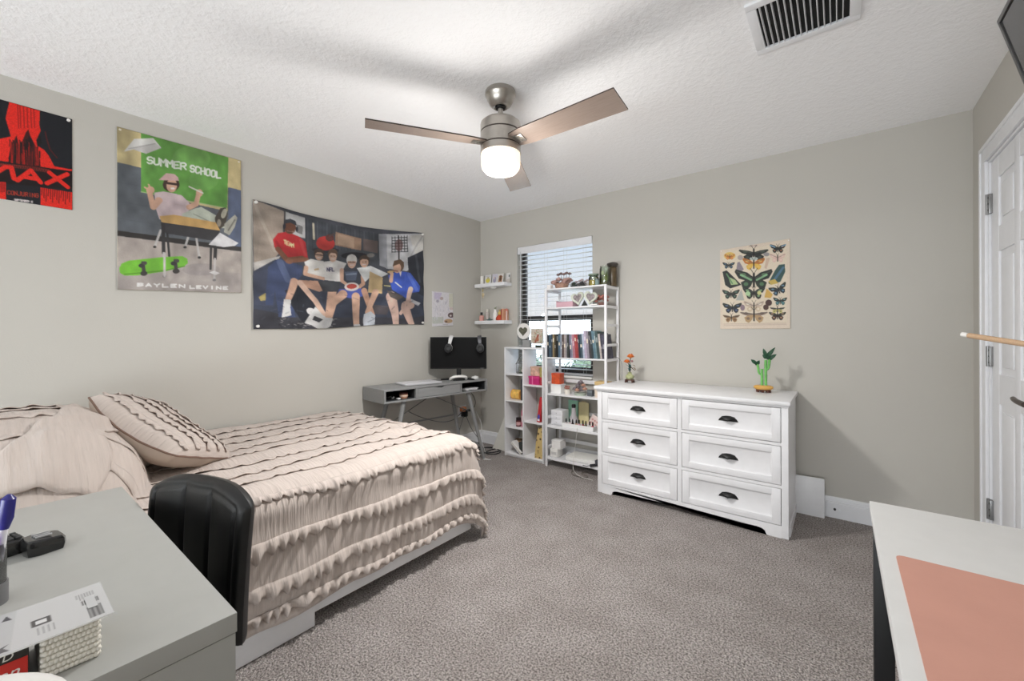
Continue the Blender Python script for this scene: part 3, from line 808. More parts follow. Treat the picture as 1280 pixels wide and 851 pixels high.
for (x0, x1) in drx:
    for (z0, z1) in drz:
        bm = NB(); F0 = DF-.001
        dbox(bm, x0, F0, z0, x0+.045, F0+.02, z1, .0025); dbox(bm, x1-.045, F0, z0, x1, F0+.02, z1, .0025)
        dbox(bm, x0+.043, F0+.0004, z0, x1-.043, F0+.02, z0+.04, .0025); dbox(bm, x0+.043, F0+.0004, z1-.04, x1-.043, F0+.02, z1, .0025)
        # moulded step round a sunk panel
        a0, a1, b0, b1 = x0+.043, x1-.043, z0+.038, z1-.038
        for k_, (ins, yy) in enumerate(((0, .004), (.006, .007))):
            A = [(a0+ins, b0+ins), (a1-ins, b0+ins), (a1-ins, b1-ins), (a0+ins, b1-ins)]
        o4 = [bm.verts.new((x-dx, F0+.002-dy, z)) for x, z in ((a0, b0), (a1, b0), (a1, b1), (a0, b1))]
        i4 = [bm.verts.new((x-dx, F0+.0095-dy, z)) for x, z in ((a0+.012, b0+.012), (a1-.012, b0+.012), (a1-.012, b1-.012), (a0+.012, b1-.012))]
        for q in range(4): bm.faces.new((o4[q], o4[(q+1) % 4], i4[(q+1) % 4], i4[q]))
        bm.faces.new(i4)
        dw = mk('drawer', bm, FURN, ds)
        # cup pull: half dome with a flange
        cx, cz = (x0+x1)/2, (z0+z1)/2; bm = NB(); n = 18; m_ = 6; g = []
        for i in range(n+1):
            a = pi*i/n; row = []
            for j in range(m_+1):
                b = pi/2*j/m_
                row.append(bm.verts.new((cx-dx-.052*cos(a)*(.999 if j == 0 else cos(b)**.5 if j < m_ else 0.0)*1.0, F0-dy-.026*sin(a)*1.0*min(1, .25+sin(b)) if 0 else F0-dy-.027*sin(b)*sin(a)**.6+.0095, cz-.011+.027*(sin(a)**.7)*cos(b))))
            g.append(row)
        for i in range(n):
            for j in range(m_): bm.faces.new((g[i][j], g[i+1][j], g[i+1][j+1], g[i][j+1]))
        bmesh.ops.remove_doubles(bm, verts=bm.verts, dist=1e-5)
        prof = [(cx-.057, cz-.013), (cx+.057, cz-.013), (cx+.052, cz-.003), (cx+.036, cz+.015), (cx+.012, cz+.021), (cx-.012, cz+.021), (cx-.036, cz+.015), (cx-.052, cz-.003)]
        prism(bm, prof, lambda a, b, c: Vector((a-dx, F0-dy+.007+c, b)), .004)
        h_ = mk('handle', bm, BLACKM, dw, 60)
        md = h_.modifiers.new('thick', 'SOLIDIFY'); md.thickness = .0015

# white board standing behind the dresser's right end
lb = thing('white_board', 'plain white board standing by the back wall behind the dresser', 'board', (2.96, -.06, 0))
bm = NB(); M = Matrix.Rotation(R(-4), 4, 'X'); box(bm, -.16, -.008, .0, .088, .008, .248, .002, M); mk('panel', bm, FURN, lb)
bm = NB(); box(bm, -.16, -.0086, .2, -.14, .0084, .21, 0, M); mk('edge_band', bm, C(200, 200, 200), lb)

# ------------------------------------------------------------------ right-hand table with pink mat
tb = thing('white_table', 'white table with black metal legs in the right foreground', 'table', (3.45, -2.5, 0))
tx, ty = 3.45, -2.5
bm = NB(); box(bm, 3.187-tx, -3.15-ty, .728, 3.705-tx, -1.945-ty, .75, .002); mk('tabletop', bm, LAM, tb)
for x0, y0 in ((3.192, -2.02), (3.655, -2.02), (3.192, -3.13), (3.655, -3.13)):
    bm = NB(); box(bm, x0-tx, y0-ty, 0, x0+.04-tx, y0+.04-ty, .728, .002); mk('leg', bm, BLACKM, tb)
bm = NB(); box(bm, 3.196-tx, -3.09-ty, .69, 3.228-tx, -2.02-ty, .7279); box(bm, 3.659-tx, -3.09-ty, .69, 3.69-tx, -2.02-ty, .7279); mk('side_rail', bm, BLACKM, tb)
mt_ = thing('desk_mat', 'salmon pink desk mat lying on the white table', 'desk mat', (3.45, -2.6, .7502))
bm = NB(); rr_ = .012; x0, x1, y0, y1 = 3.213-3.45, 3.66-3.45, -2.95+2.6, -2.274+2.6
out = [(x0+rr_-rr_*cos(a), y1-rr_+rr_*sin(a)) for a in (0, .5, 1.05, pi/2)]+[(x1-rr_+rr_*sin(a), y1-rr_+rr_*cos(a)) for a in (0, .5, 1.05, pi/2)]+[(x1, y0), (x0, y0)]
prism(bm, out, lambda a, b, c: Vector((a, b, c)), .0025)
mk('mat_sheet', bm, PINKMAT, mt_)

# ------------------------------------------------------------------ left-hand white desk
wdk = thing('white_desk', 'white desk with closed side panel in the left foreground', 'desk', (1.89, -3.42, 0))
qx, qy = 1.89, -3.42
bm = NB(); box(bm, 1.44-qx, -3.78-qy, .718, 2.351-qx, -3.16-qy, .75, .002); mk('desktop', bm, LAMG, wdk)
bm = NB(); box(bm, 2.16-qx, -3.77-qy, .0, 2.328-qx, -3.19-qy, .712, .003); box(bm, 2.327-qx, -3.775-qy, .0, 2.349-qx, -3.162-qy, .7165, .001); mk('drawer_cabinet', bm, LAMG, wdk)
bm = NB(); box(bm, 1.45-qx, -3.77-qy, .0, 1.475-qx, -3.17-qy, .717, .002); mk('side_panel', bm, LAMG, wdk)
bm = NB(); box(bm, 1.474-qx, -3.77-qy, .3, 2.161-qx, -3.752-qy, .717); mk('back_panel', bm, LAMG, wdk)
for z0, z1 in ((.05, .27), (.275, .49), (.495, .705)):
    bm = NB(); box(bm, 2.163-qx, -3.19-qy, z0, 2.325-qx, -3.17-qy, z1, .003); mk('drawer', bm, LAMG, wdk)

# ------------------------------------------------------------------ black channel-back chair
cb = Vector((1.802, -3.080, 0)); fx_ = Vector((.402, .11, 0)).normalized(); fn_ = Vector((fx_.y, -fx_.x, 0))   # width axis, forward axis
ch = thing('desk_chair', 'black faux leather desk chair with channelled back pushed under the white desk', 'chair', (1.80, -3.30, 0))
cO = Vector(ch.location)
def cw(a, f, z): return cb+fx_*a+fn_*f+Vector((0, 0, z))-cO
def backmesh(front):
    bm = NB(); nu, nv = 96, 72; g = []
    for i in range(nu+1):
        row = []
        for j in range(nv+1):
            u = -1+2*i/nu; v = j/nv
            hw = .200*(1-.10*(1-v)**2)
            zt = .822-.045*abs(u)**3.2
            z = .44+(zt-.44)*v
            ed = (1-abs(u)**12)*(1-abs(2*v-1)**22)
            ed = max(0, ed)**.5
            pad = .024*ed
            if front:
                gv = max(math.exp(-((u-q)/.028)**2) for q in (-.27, .27))*(1 if v < .93 else 0)
                gr = max(math.exp(-((abs(u)-.83)/.022)**2)*(v < .945), math.exp(-((v-.94)/.010)**2)*(abs(u) < .84))
                pil_ = .007*cos(pi*(u/.27-(1 if abs(u) > .27 else 0)*(2*np.sign(u)))) if 0 else 0
                pad += .004*abs(cos(pi*u/.54))*ed-.006*max(gv, .8*gr)
            bend = .022*u*u-.03*(1-v)**2+.02*v
            f_ = bend*(1 if True else 0)+(pad if front else -pad)-.06*v
            row.append(bm.verts.new(cw(u*hw, f_, z)))
        g.append(row)
    for i in range(nu):
        for j in range(nv): bm.faces.new((g[i][j], g[i+1][j], g[i+1][j+1], g[i][j+1]))
    return bm
mk('backrest', backmesh(True), LEATH, ch, 60)
mk('back_shell', backmesh(False), LEATH, ch, 60)
bm = NB(); pts = [cw(-.218+.0*k, .02, .44+.0) for k in range(1)]
bm = NB(); n = 28; g = []
for i in range(n+1):
    row = []
    for j in range(n+1):
        u, v = -1+2*i/n, -1+2*j/n; rr = max(abs(u), abs(v)); 
        e_ = (1-abs(u)**6)*(1-abs(v)**6); row.append(bm.verts.new(cw(u*.185, .235+v*.20, .455+.03*max(0, e_)**.4-.0)))
    g.append(row)
g2 = [[bm.verts.new(vv.co*1-Vector((0, 0, .05 if True else 0))) for vv in row] for row in g]
for i in range(n):
    for j in range(n): bm.faces.new((g[i][j], g[i+1][j], g[i+1][j+1], g[i][j+1])); bm.faces.new((g2[i][j], g2[i][j+1], g2[i+1][j+1], g2[i+1][j]))
bd = [(i, 0) for i in range(n)]+[(n, j) for j in range(n)]+[(n-i, n) for i in range(n)]+[(0, n-j) for j in range(n)]
for (a, b), (c, d) in zip(bd, bd[1:]+bd[:1]): bm.faces.new((g[a][b], g2[a][b], g2[c][d], g[c][d]))
mk('seat', bm, LEATH, ch, 50)
bm = NB(); tube(bm, [cw(0, .05, .395), cw(0, -.03, .40), cw(0, -.045, .50), cw(0, -.05, .60)], .016, 8, smooth=2); mk('back_bracket', bm, STEEL, ch)
bm = NB(); c0 = cw(0, .235, 0); cyl(bm, c0+Vector((0, 0, .07)), c0+Vector((0, 0, .41)), .022, n=16); cyl(bm, c0+Vector((0, 0, .09)), c0+Vector((0, 0, .25)), .032, n=16); mk('gas_lift', bm, STEEL, ch)
for k in range(5):
    a = 2*pi*k/5+.3; dv = Vector((cos(a), sin(a), 0)); e0 = c0+Vector((0, 0, .10)); e1 = c0+dv*.26+Vector((0, 0, .065))
    bm = NB(); tube(bm, [e0, e0*.4+e1*.6+Vector((0, 0, .008)), e1], lambda q: .022-.008*q, 8); lg = mk('leg', bm, STEEL, ch)
    bm = NB(); sd = Vector((-sin(a), cos(a), 0)); cc = c0+dv*.26+Vector((0, 0, .028))
    cyl(bm, cc-sd*.022, cc-sd*.006, .028, n=16); cyl(bm, cc+sd*.006, cc+sd*.022, .028, n=16); cyl(bm, cc, cc+Vector((0, 0, .04)), .007, n=8); mk('caster', bm, BLACK, lg)

# ------------------------------------------------------------------ printed sheets on the walls
def wall_left_sheet(y0, y1, zt0, zt1, zb0, zb1, off=.004, wave=None):
    """sheet on the left wall: u runs to the right (towards +y), corners given as heights"""
    def fn(u, v):
        y = y0+(y1-y0)*u; zt = zt0+(zt1-zt0)*u; zb = zb0+(zb1-zb0)*u
        x = off; z = zt+(zb-zt)*v
        if wave:
            a, dz = wave(u, v); x += a; z += dz
        return (x, y, z), (1, 0, 0)
    return fn

def placed(t, o):
    o.parent = t; o.location = -Vector(t.location)

SKIN = (222, 170, 140); SKIN2 = (206, 150, 120); BROWN = (120, 70, 48)

# ---- red and black film poster, running out of the picture on the left
cv = Canvas(150, 190, (26, 28, 34))
cv.quad([(-190, -32), (535, 180), (520, 838), (-190, 692)])
RED = (226, 40, 28)
cv.poly([(-190, -30), (0, 30), (70, 170), (115, 300), (60, 320), (-40, 250), (-190, 190)], (22, 24, 30))
cv.poly([(92, 52), (305, 118), (300, 220), (308, 262), (275, 330), (285, 370), (330, 400), (360, 440), (400, 520), (528, 548), (525, 565), (300, 520), (20, 470), (-190, 420), (-190, 260), (0, 320), (100, 300), (65, 170)], RED)
for i in range(70):
    r_ = random.Random(i); x = r_.uniform(90, 305); y = r_.uniform(300, 500); cv.line([(x, y), (x+r_.uniform(-12, 12), y+r_.uniform(20, 60))], r_.uniform(4, 12), (20, 12, 14), .85)
cv.poly([(80, 480), (95, 380), (120, 330), (140, 290), (152, 360), (180, 330), (205, 270), (222, 250), (236, 300), (250, 330), (275, 380), (300, 470), (300, 520), (80, 495)], (24, 12, 14), .8)
for i in range(26):
    r_ = random.Random(i+50); x = r_.uniform(90, 295); cv.line([(x, 510), (x+r_.uniform(-6, 6), r_.uniform(330, 440))], 4, (188, 30, 22), .7)
for i, x in enumerate((150, 165, 190, 215, 240, 262)): cv.line([(x, 70+i*7), (x+4, 240)], 5, (120, 18, 16), .8)
cv.line([(340, 270), (352, 330), (372, 400), (420, 460)], 8, (110, 24, 20), .7)
cv.poly([(-190, 440), (528, 560), (525, 690), (-190, 600)], (24, 14, 16))
cv.line([(0, 492), (60, 500), (130, 505), (250, 520), (360, 545)], 10, (150, 28, 22), .5)
for i in range(30): cv.line([(8+i*12.5, 484+i*2.2), (14+i*12.5, 502+i*2.2)], 5, (205, 70, 50), .6)
for st in ([(-120, 560), (-105, 485)], [(-60, 580), (-40, 500), (0, 550), (60, 515), (100, 520), (118, 600)], [(140, 612), (235, 545), (300, 632)], [(180, 588), (270, 606)], [(345, 640), (490, 580)], [(365, 565), (490, 672)]):
    cv.line(st, 28, RED)
cv.poly([(-190, 600), (60, 622), (62, 760), (-190, 700)], RED)
cv.poly([(300, 668), (525, 712), (520, 838), (298, 792)], RED)
for i in range(14): cv.line([(310+i*15, 672+i*3), (306+i*15, 720+3*i+20*(i % 3))], 5, (60, 10, 12), .8)
for i in range(5): cv.line([(10+i*11, 625), (6+i*11, 690)], 4, (80, 12, 14), .8)
cv.text('CONJURING', 72, 708, 17, 26, 5, (170, 52, 34), dy=3.6, gap=1.42)
cv.text('SEPTEMBER 5', 118, 752, 9, 11, 4, (225, 215, 212), dy=2.0, gap=1.28)
cv.speckle(.22, 4)
po = thing('film_poster', 'red and black film poster at the left end of the wall', 'poster', (0, -3.29, 2.08))
o = sheet('print', cv, wall_left_sheet(-3.455, -3.127, 2.319, 2.319, 1.848, 1.848), .002, PAPER, PRINT); placed(po, o)
bm = NB(); cyl(bm, (.004, -3.14, 2.307), (.012, -3.14, 2.307), .007, n=14); o = mk('push_pin', bm, CERW); placed(po, o)

# ---- classroom poster
cv = Canvas(190, 275, (206, 186, 130))
cv.quad([(25, 37), (615, 197), (625, 836), (25, 815)])
Y0 = (205, 182, 122); GREYB = (92, 98, 106)
cv.poly([(25, 205), (145, 232), (145, 345), (555, 440), (555, 325), (625, 340), (625, 640), (25, 560)], GREYB)
for y in (300, 390, 470): cv.line([(25, y), (625, y+100)], 2, (80, 86, 94), .7)
cv.poly([(560, 325), (625, 340), (625, 625), (560, 612)], (86, 98, 128))
cv.poly([(140, 66), (556, 182), (553, 425), (142, 346)], (96, 164, 62))
cv.ell((380, 190), 90, 60, (136, 190, 100), .35); cv.ell((440, 290), 70, 50, (130, 188, 96), .3); cv.line([(142, 346), (553, 425)], 4, (170, 196, 130))
cv.poly([(25, 530), (625, 612), (625, 634), (25, 556)], (44, 40, 38))
cv.poly([(25, 556), (625, 634), (625, 836), (25, 815)], (178, 166, 158))
cv.poly([(25, 700), (625, 740), (625, 836), (25, 815)], (168, 158, 154), .7)
cv.ell((430, 720), 90, 30, (146, 138, 138), .5)
# paper aeroplane
cv.poly([(58, 156), (108, 96), (200, 92), (238, 138), (165, 166), (118, 142)], (222, 220, 216)); cv.poly([(88, 140), (210, 116), (238, 138), (165, 166)], (198, 194, 192)); cv.line([(82, 142), (208, 118)], 3, (160, 156, 154))
cv.text('SUMMER', 172, 212, 24, 30, 7, (236, 244, 230), dy=5.6, gap=1.32); cv.text('SCHOOL', 377, 252, 18, 30, 7, (236, 244, 230), dy=5.6, gap=1.38)
# chair legs and desk behind the figure
for a, b in (((236, 530), (207, 610)), ((368, 565), (353, 612)), ((408, 570), (422, 662))): cv.line([a, b], 9, (196, 192, 190)); cv.ell(b, 8, 6, (40, 38, 38))
# person seated with feet up
cv.poly([(205, 350), (250, 344), (335, 362), (370, 395), (382, 425), (340, 465), (230, 478), (214, 430)], (214, 190, 194))
cv.line([(228, 385), (200, 420), (180, 340)], 27, SKIN, w2=20); cv.ell((186, 338), 20, 18, SKIN); cv.line([(190, 345), (160, 325)], 8, SKIN); cv.line([(186, 330), (178, 312)], 7, SKIN)
cv.line([(372, 420), (405, 405), (418, 350)], 24, SKIN, w2=17); cv.ell((420, 352), 16, 18, SKIN); cv.line([(372, 322), (436, 352)], 7, (226, 222, 210))
cv.ell((285, 312), 40, 34, (62, 42, 32)); cv.ell((288, 316), 25, 33, SKIN); cv.line([(268, 305), (318, 312)], 11, (60, 40, 36)); cv.ell((292, 330), 10, 5, (240, 230, 226))
cv.poly([(226, 290), (250, 268), (262, 258), (300, 262), (318, 278), (322, 294), (270, 292)], (216, 172, 170))
cv.poly([(340, 450), (400, 425), (430, 418), (520, 470), (545, 520), (500, 520), (420, 480), (340, 470)], (196, 204, 186))
cv.line([(395, 452), (470, 488)], 6, (160, 168, 152))
cv.poly([(495, 470), (520, 425), (545, 420), (556, 450), (545, 505), (520, 525), (500, 515)], (72, 64, 56)); cv.ell((538, 450), 12, 24, (196, 192, 170), rot=.3); cv.ell((515, 495), 10, 18, (150, 140, 122))
cv.poly([(540, 500), (590, 455), (602, 470), (590, 515), (565, 555), (540, 540)], (178, 176, 162)); cv.line([(560, 530), (590, 480)], 6, (120, 118, 108))
# desk top, black apron, legs
cv.poly([(230, 462), (300, 455), (500, 492), (520, 530), (510, 545), (240, 490)], (222, 172, 96)); cv.poly([(236, 490), (520, 532), (500, 580), (470, 578), (262, 545), (240, 520)], (52, 50, 54))
for a, b, c in (((248, 500), (250, 640), (254, 752)), ((268, 545), (277, 655), None), ((500, 600), (497, 668), (494, 772)), ((478, 600), (476, 718), None)):
    cv.line([a, b], 14 if c else 9, (44, 42, 44))
    if c: cv.line([b, c], 9, (190, 184, 182)); cv.ell(c, 9, 6, (120, 116, 116))
cv.poly([(466, 600), (520, 542), (608, 592), (590, 606), (540, 612)], (228, 226, 228)); cv.poly([(470, 735), (492, 726), (520, 738), (500, 748)], (222, 218, 218))
# green skateboard
cv.poly([(34, 712), (46, 690), (80, 676), (240, 660), (340, 655), (365, 668), (366, 690), (345, 708), (250, 730), (120, 748), (60, 748), (38, 735)], (112, 196, 44)); cv.line([(60, 742), (250, 726), (350, 704)], 5, (82, 150, 30))
for x, y in ((150, 700), (306, 690)):
    cv.line([(x, y-14), (x+4, y+28)], 14, (64, 60, 58)); cv.ell((x-8, y), 14, 10, (52, 50, 50)); cv.ell((x+4, y+38), 17, 12, (58, 54, 52)); cv.ell((x+8, y-12), 12, 9, (70, 66, 64))
cv.line([(254, 640), (254, 752)], 9, (196, 190, 188))
cv.text('BAYLEN', 124, 800, 25, 14, 6, (238, 236, 234), dy=1.6, gap=1.62); cv.text('LEVINE', 378, 812, 20, 13, 6, (238, 236, 234), dy=1.0, gap=1.6)
cv.speckle(.05, 2); cv.grain(.10, 12); cv.a = 14+cv.a*.88; cv.desat(.12)
po = thing('school_poster', 'classroom poster with green chalkboard, seated person and skateboard on the left wall', 'poster', (0, -2.66, 1.9))
def wv(u, v): return (.003*(1-abs(2*u-1))*sin(v*9)+.006*max(0, v-.85)*(1-u)*6*.3, 0)
o = sheet('print', cv, wall_left_sheet(-2.958, -2.355, 2.346, 2.353, 1.451, 1.475, .009, wv), .002, PAPER, PRINT); placed(po, o)
for y, z in ((-2.945, 2.333), (-2.367, 2.340)):
    bm = NB(); cyl(bm, (.004, y, z), (.011, y, z), .006, n=12); o = mk('push_pin', bm, C(214, 205, 186)); placed(po, o)

# ---- cloth tapestry with a group picture
cv = Canvas(300, 190, (64, 66, 76))
cv.quad([(62, 80), (972, 258), (969, 748), (82, 766)])
cv.poly([(62, 80), (228, 130), (226, 330), (180, 400), (78, 462)], (170, 152, 136)); cv.poly([(70, 100), (110, 260), (88, 455), (76, 440)], (150, 134, 120), .5); cv.line([(75, 105), (185, 350)], 16, (192, 178, 162), .6)
cv.poly([(75, 420), (215, 375), (190, 420), (80, 465)], (196, 190, 184))
cv.poly([(228, 130), (340, 155), (345, 270), (240, 250)], (196, 196, 196)); cv.line([(232, 132), (232, 240)], 8, (60, 58, 58)); cv.poly([(300, 195), (330, 205), (328, 250), (296, 240)], (120, 118, 118))
cv.poly([(340, 155), (732, 238), (740, 440), (345, 400)], (58, 62, 70)); 
for i in range(15): cv.line([(355+i*25, 160+i*5), (357+i*25, 330)], 4, (44, 48, 56) if i % 2 else (82, 88, 96), .8)
cv.line([(385, 185), (388, 270)], 10, (206, 196, 168)); cv.poly([(500, 225), (640, 262), (638, 330), (498, 300)], (150, 116, 92)); cv.poly([(512, 236), (600, 258), (600, 316), (512, 294)], (170, 138, 112))
cv.poly([(650, 262), (728, 280), (726, 350), (650, 330)], (96, 80, 76)); cv.ell((600, 360), 70, 20, (28, 28, 32)); cv.ell((450, 330), 70, 16, (40, 42, 48))
cv.poly([(732, 240), (972, 260), (968, 400), (880, 460), (770, 440), (735, 380)], (196, 196, 200)); cv.poly([(732, 240), (772, 245), (776, 440), (735, 420)], (150, 152, 160)); cv.poly([(900, 265), (972, 262), (970, 370), (930, 390)], (210, 206, 200)); cv.line([(965, 275), (900, 380)], 10, (160, 158, 158), .6)
cv.ell((448, 292), 48, 40, (188, 40, 36)); cv.ell((470, 260), 22, 20, (90, 44, 40)); cv.line([(468, 250), (492, 236)], 8, (80, 60, 58))
# cage fan on a stand
cv.line([(836, 260), (838, 400)], 9, (52, 48, 50))
for i in range(6): cv.line([(800, 268+i*16), (886, 272+i*16)], 4, (44, 44, 48))
for i in range(6): cv.line([(800+i*17, 262), (800+i*17, 350)], 4, (44, 44, 48))
cv.ell((838, 312), 22, 34, (96, 54, 52), .6)
# dark couch and floor
cv.poly([(80, 462), (190, 395), (330, 470), (560, 520), (760, 560), (900, 470), (890, 390), (970, 355), (969, 748), (82, 766)], (52, 58, 76))
cv.poly([(885, 385), (972, 352), (970, 600), (900, 560)], (40, 42, 50)); cv.line([(930, 380), (950, 520)], 14, (70, 74, 84), .6)
cv.poly([(80, 470), (180, 440), (230, 560), (180, 650), (84, 640)], (58, 64, 86)); cv.poly([(430, 560), (760, 600), (720, 700), (450, 720)], (44, 50, 68), .8)
cv.poly([(82, 660), (300, 700), (480, 700), (900, 720), (969, 700), (969, 748), (82, 766)], (50, 50, 58)); 
for i in range(60):
    r_ = random.Random(i+9); x = r_.uniform(200, 500); y = r_.uniform(705, 762); cv.line([(x, y), (x+r_.uniform(6, 18), y+r_.uniform(-6, 6))], 4, (150, 146, 146) if i % 2 else (30, 30, 36), .8)
cv.poly([(200, 520), (240, 490), (235, 545), (205, 545)], (170, 160, 146)); cv.poly([(105, 600), (140, 578), (180, 590), (160, 612), (115, 620)], (176, 156, 84)); cv.poly([(700, 640), (790, 650), (770, 700), (690, 690)], (66, 60, 64))
# man on the left in a red shirt standing over the couch arm
cv.poly([(150, 440), (200, 392), (330, 420), (330, 470), (300, 510), (280, 600), (300, 700), (210, 700), (190, 560), (180, 640), (140, 640)], (54, 66, 104)); cv.line([(215, 410), (255, 500)], 34, (90, 106, 150), .6)
cv.poly([(240, 560), (330, 520), (400, 640), (440, 700), (395, 715), (330, 720), (280, 640)], (30, 32, 40)); cv.ell((380, 668), 26, 18, (210, 206, 204), rot=.5)
cv.poly([(172, 290), (200, 252), (250, 240), (310, 262), (345, 290), (358, 372), (352, 400), (290, 385), (240, 390), (205, 360), (180, 330)], (196, 34, 38)); cv.line([(190, 300), (225, 365)], 14, (150, 22, 28), .7); cv.line([(320, 280), (345, 360)], 16, (214, 60, 60), .6)
cv.text('TEAM', 232, 308, 11, 20, 5, (238, 214, 150), dy=5, gap=1.25)
cv.line([(200, 340), (250, 395), (330, 380)], 26, BROWN); cv.line([(352, 385), (270, 398)], 22, (132, 80, 56)); cv.ell((262, 400), 20, 15, (140, 88, 64))
cv.ell((262, 215), 30, 38, (112, 64, 46)); cv.poly([(228, 200), (236, 176), (262, 168), (290, 178), (298, 205), (262, 190)], (50, 54, 62)); cv.ell((232, 212), 8, 16, (44, 46, 54)); cv.ell((298, 222), 7, 15, (44, 46, 54)); cv.line([(250, 236), (278, 238)], 5, (190, 150, 130)); cv.ell((262, 238), 14, 9, (64, 36, 28), .5)
# four seated on the couch
def head(x, y, rx, ry, hair, skin=SKIN, cap=None):
    cv.ell((x, y-ry*.35), rx*1.16, ry*.95, hair); cv.ell((x, y+ry*.1), rx*.92, ry*.95, skin)
    cv.poly([(x-rx, y-ry*.2), (x-rx*.8, y-ry*.95), (x, y-ry*1.25), (x+rx*.8, y-ry*.95), (x+rx, y-ry*.2), (x+rx*.5, y-ry*.5), (x-rx*.4, y-ry*.55)], hair)
    cv.line([(x-rx*.5, y), (x-rx*.2, y)], 3, (70, 44, 36)); cv.line([(x+rx*.2, y), (x+rx*.5, y)], 3, (70, 44, 36)); cv.line([(x-rx*.35, y+ry*.5), (x+rx*.35, y+ry*.5)], 5, (236, 220, 210))
    if cap: cv.poly([(x-rx, y-ry*.15), (x-rx*.9, y-ry), (x, y-ry*1.3), (x+rx*.9, y-ry), (x+rx, y-ry*.15)], cap)
cv.poly([(340, 400), (372, 382), (440, 390), (450, 480), (360, 478)], (226, 222, 216)); cv.line([(395, 440), (412, 436)], 9, (196, 160, 110))
cv.line([(350, 430), (345, 465), (440, 488)], 22, SKIN, w2=17); cv.poly([(310, 500), (440, 500), (510, 520), (420, 560), (330, 530)], SKIN2); cv.poly([(410, 500), (525, 500), (520, 545), (440, 560)], (50, 52, 58))
cv.line([(290, 510), (258, 610)], 40, SKIN, w2=28); cv.line([(320, 515), (400, 610), (452, 700)], 30, (232, 186, 160), w2=24); cv.poly([(238, 605), (275, 608), (272, 650), (278, 690), (225, 705), (232, 660)], (226, 224, 222)); cv.poly([(400, 640), (440, 690), (486, 700), (478, 745), (430, 770), (380, 740), (345, 730)], (216, 214, 212)); cv.poly([(395, 690), (440, 710), (420, 726), (385, 712)], (50, 50, 54))
head(416, 358, 22, 28, (66, 46, 38)); cv.line([(398, 356), (436, 360)], 4, (40, 34, 34))
cv.poly([(440, 395), (500, 384), (560, 402), (540, 440), (528, 505), (446, 495)], (228, 224, 220)); cv.text('NFL', 458, 446, 10, 18, 5, (60, 56, 96), gap=1.3)
cv.line([(488, 545), (462, 690)], 46, SKIN, w2=26); cv.poly([(430, 500), (525, 508), (520, 560), (450, 560)], (54, 56, 62)); head(486, 362, 22, 32, (92, 66, 50), (226, 178, 150))
cv.poly([(530, 440), (560, 430), (620, 432), (655, 500), (650, 530), (545, 525)], (52, 56, 68)); cv.poly([(550, 450), (620, 448), (610, 500), (560, 498)], (96, 112, 146), .6); cv.line([(560, 465), (610, 462)], 8, (150, 166, 190), .7)
cv.line([(535, 440), (535, 500), (560, 520)], 22, SKIN, w2=16); cv.line([(648, 480), (650, 520), (620, 545)], 24, SKIN2, w2=18)
cv.poly([(520, 545), (640, 545), (648, 590), (590, 600), (510, 580)], (66, 82, 176)); cv.line([(540, 575), (490, 620), (472, 700)], 48, SKIN, w2=28); cv.line([(610, 590), (614, 745)], 46, SKIN, w2=32); cv.poly([(455, 700), (490, 705), (478, 745), (452, 770), (440, 750)], (216, 216, 216)); cv.poly([(600, 744), (632, 744), (642, 774), (600, 776)], (214, 214, 214))
cv.ell((588, 534), 40, 24, (222, 210, 204)); cv.ell((588, 532), 28, 14, (186, 60, 50)); head(588, 395, 25, 34, (226, 222, 216), (226, 176, 150), (228, 224, 218)); cv.line([(568, 396), (608, 398)], 4, (90, 60, 50))
cv.poly([(615, 430), (690, 420), (780, 470), (740, 490), (690, 480), (660, 510)], (220, 222, 222)); cv.poly([(684, 450), (752, 490), (748, 580), (676, 570)], (206, 172, 116)); cv.line([(656, 560), (700, 700)], 34, SKIN2, w2=24); cv.line([(716, 570), (672, 680)], 36, SKIN, w2=24); cv.poly([(655, 690), (690, 676), (712, 700), (710, 750), (652, 768), (650, 720)], (190, 196, 206))
head(656, 396, 24, 30, (66, 50, 40)); cv.ell((690, 360), 20, 12, (150, 140, 126), .6)
# man on the right in blue, eating
cv.poly([(780, 480), (830, 455), (900, 470), (950, 545), (945, 575), (890, 580), (876, 610), (800, 560)], (48, 78, 196)); cv.line([(890, 480), (930, 560)], 22, (80, 112, 222), .7); cv.line([(818, 520), (850, 548)], 7, (220, 224, 240)); cv.poly([(838, 460), (852, 458), (845, 490)], (230, 214, 206))
cv.line([(795, 510), (800, 470), (790, 460)], 22, SKIN, w2=16); cv.line([(780, 460), (812, 455)], 9, (212, 176, 110)); cv.line([(900, 560), (880, 640), (846, 690)], 30, (232, 190, 170), w2=20)
cv.line([(795, 600), (815, 690), (820, 755)], 60, (222, 180, 162), w2=34); cv.line([(900, 640), (870, 650)], 50, (216, 176, 158)); cv.line([(870, 660), (905, 750)], 52, (214, 172, 154), w2=34); cv.poly([(770, 560), (860, 600), (830, 620), (790, 600)], (90, 80, 74))
cv.ell((836, 428), 30, 34, (104, 76, 56)); cv.ell((828, 440), 21, 28, SKIN); cv.line([(805, 452), (830, 458)], 7, (150, 90, 76)); cv.poly([(802, 430), (812, 398), (846, 392), (866, 410), (862, 440), (845, 415)], (92, 66, 48)); cv.poly([(900, 610), (955, 635), (940, 650), (905, 630)], (200, 200, 204))
cv.line([(760, 535), (790, 540)], 6, (206, 196, 120))
for i in range(40):
    r_ = random.Random(i+77); x, y = r_.uniform(100, 950), r_.uniform(560, 740); cv.line([(x, y), (x+r_.uniform(-30, 30), y+r_.uniform(-14, 14))], 5, (30, 34, 46) if i % 2 else (86, 92, 112), .35)
cv.speckle(.07, 5); cv.grain(.16, 11); cv.a = 30+cv.a*.80; cv.desat(.12)
ta = thing('tapestry', 'large cloth tapestry with a group of people on a couch pinned to the left wall', 'tapestry', (0, -1.55, 1.7))
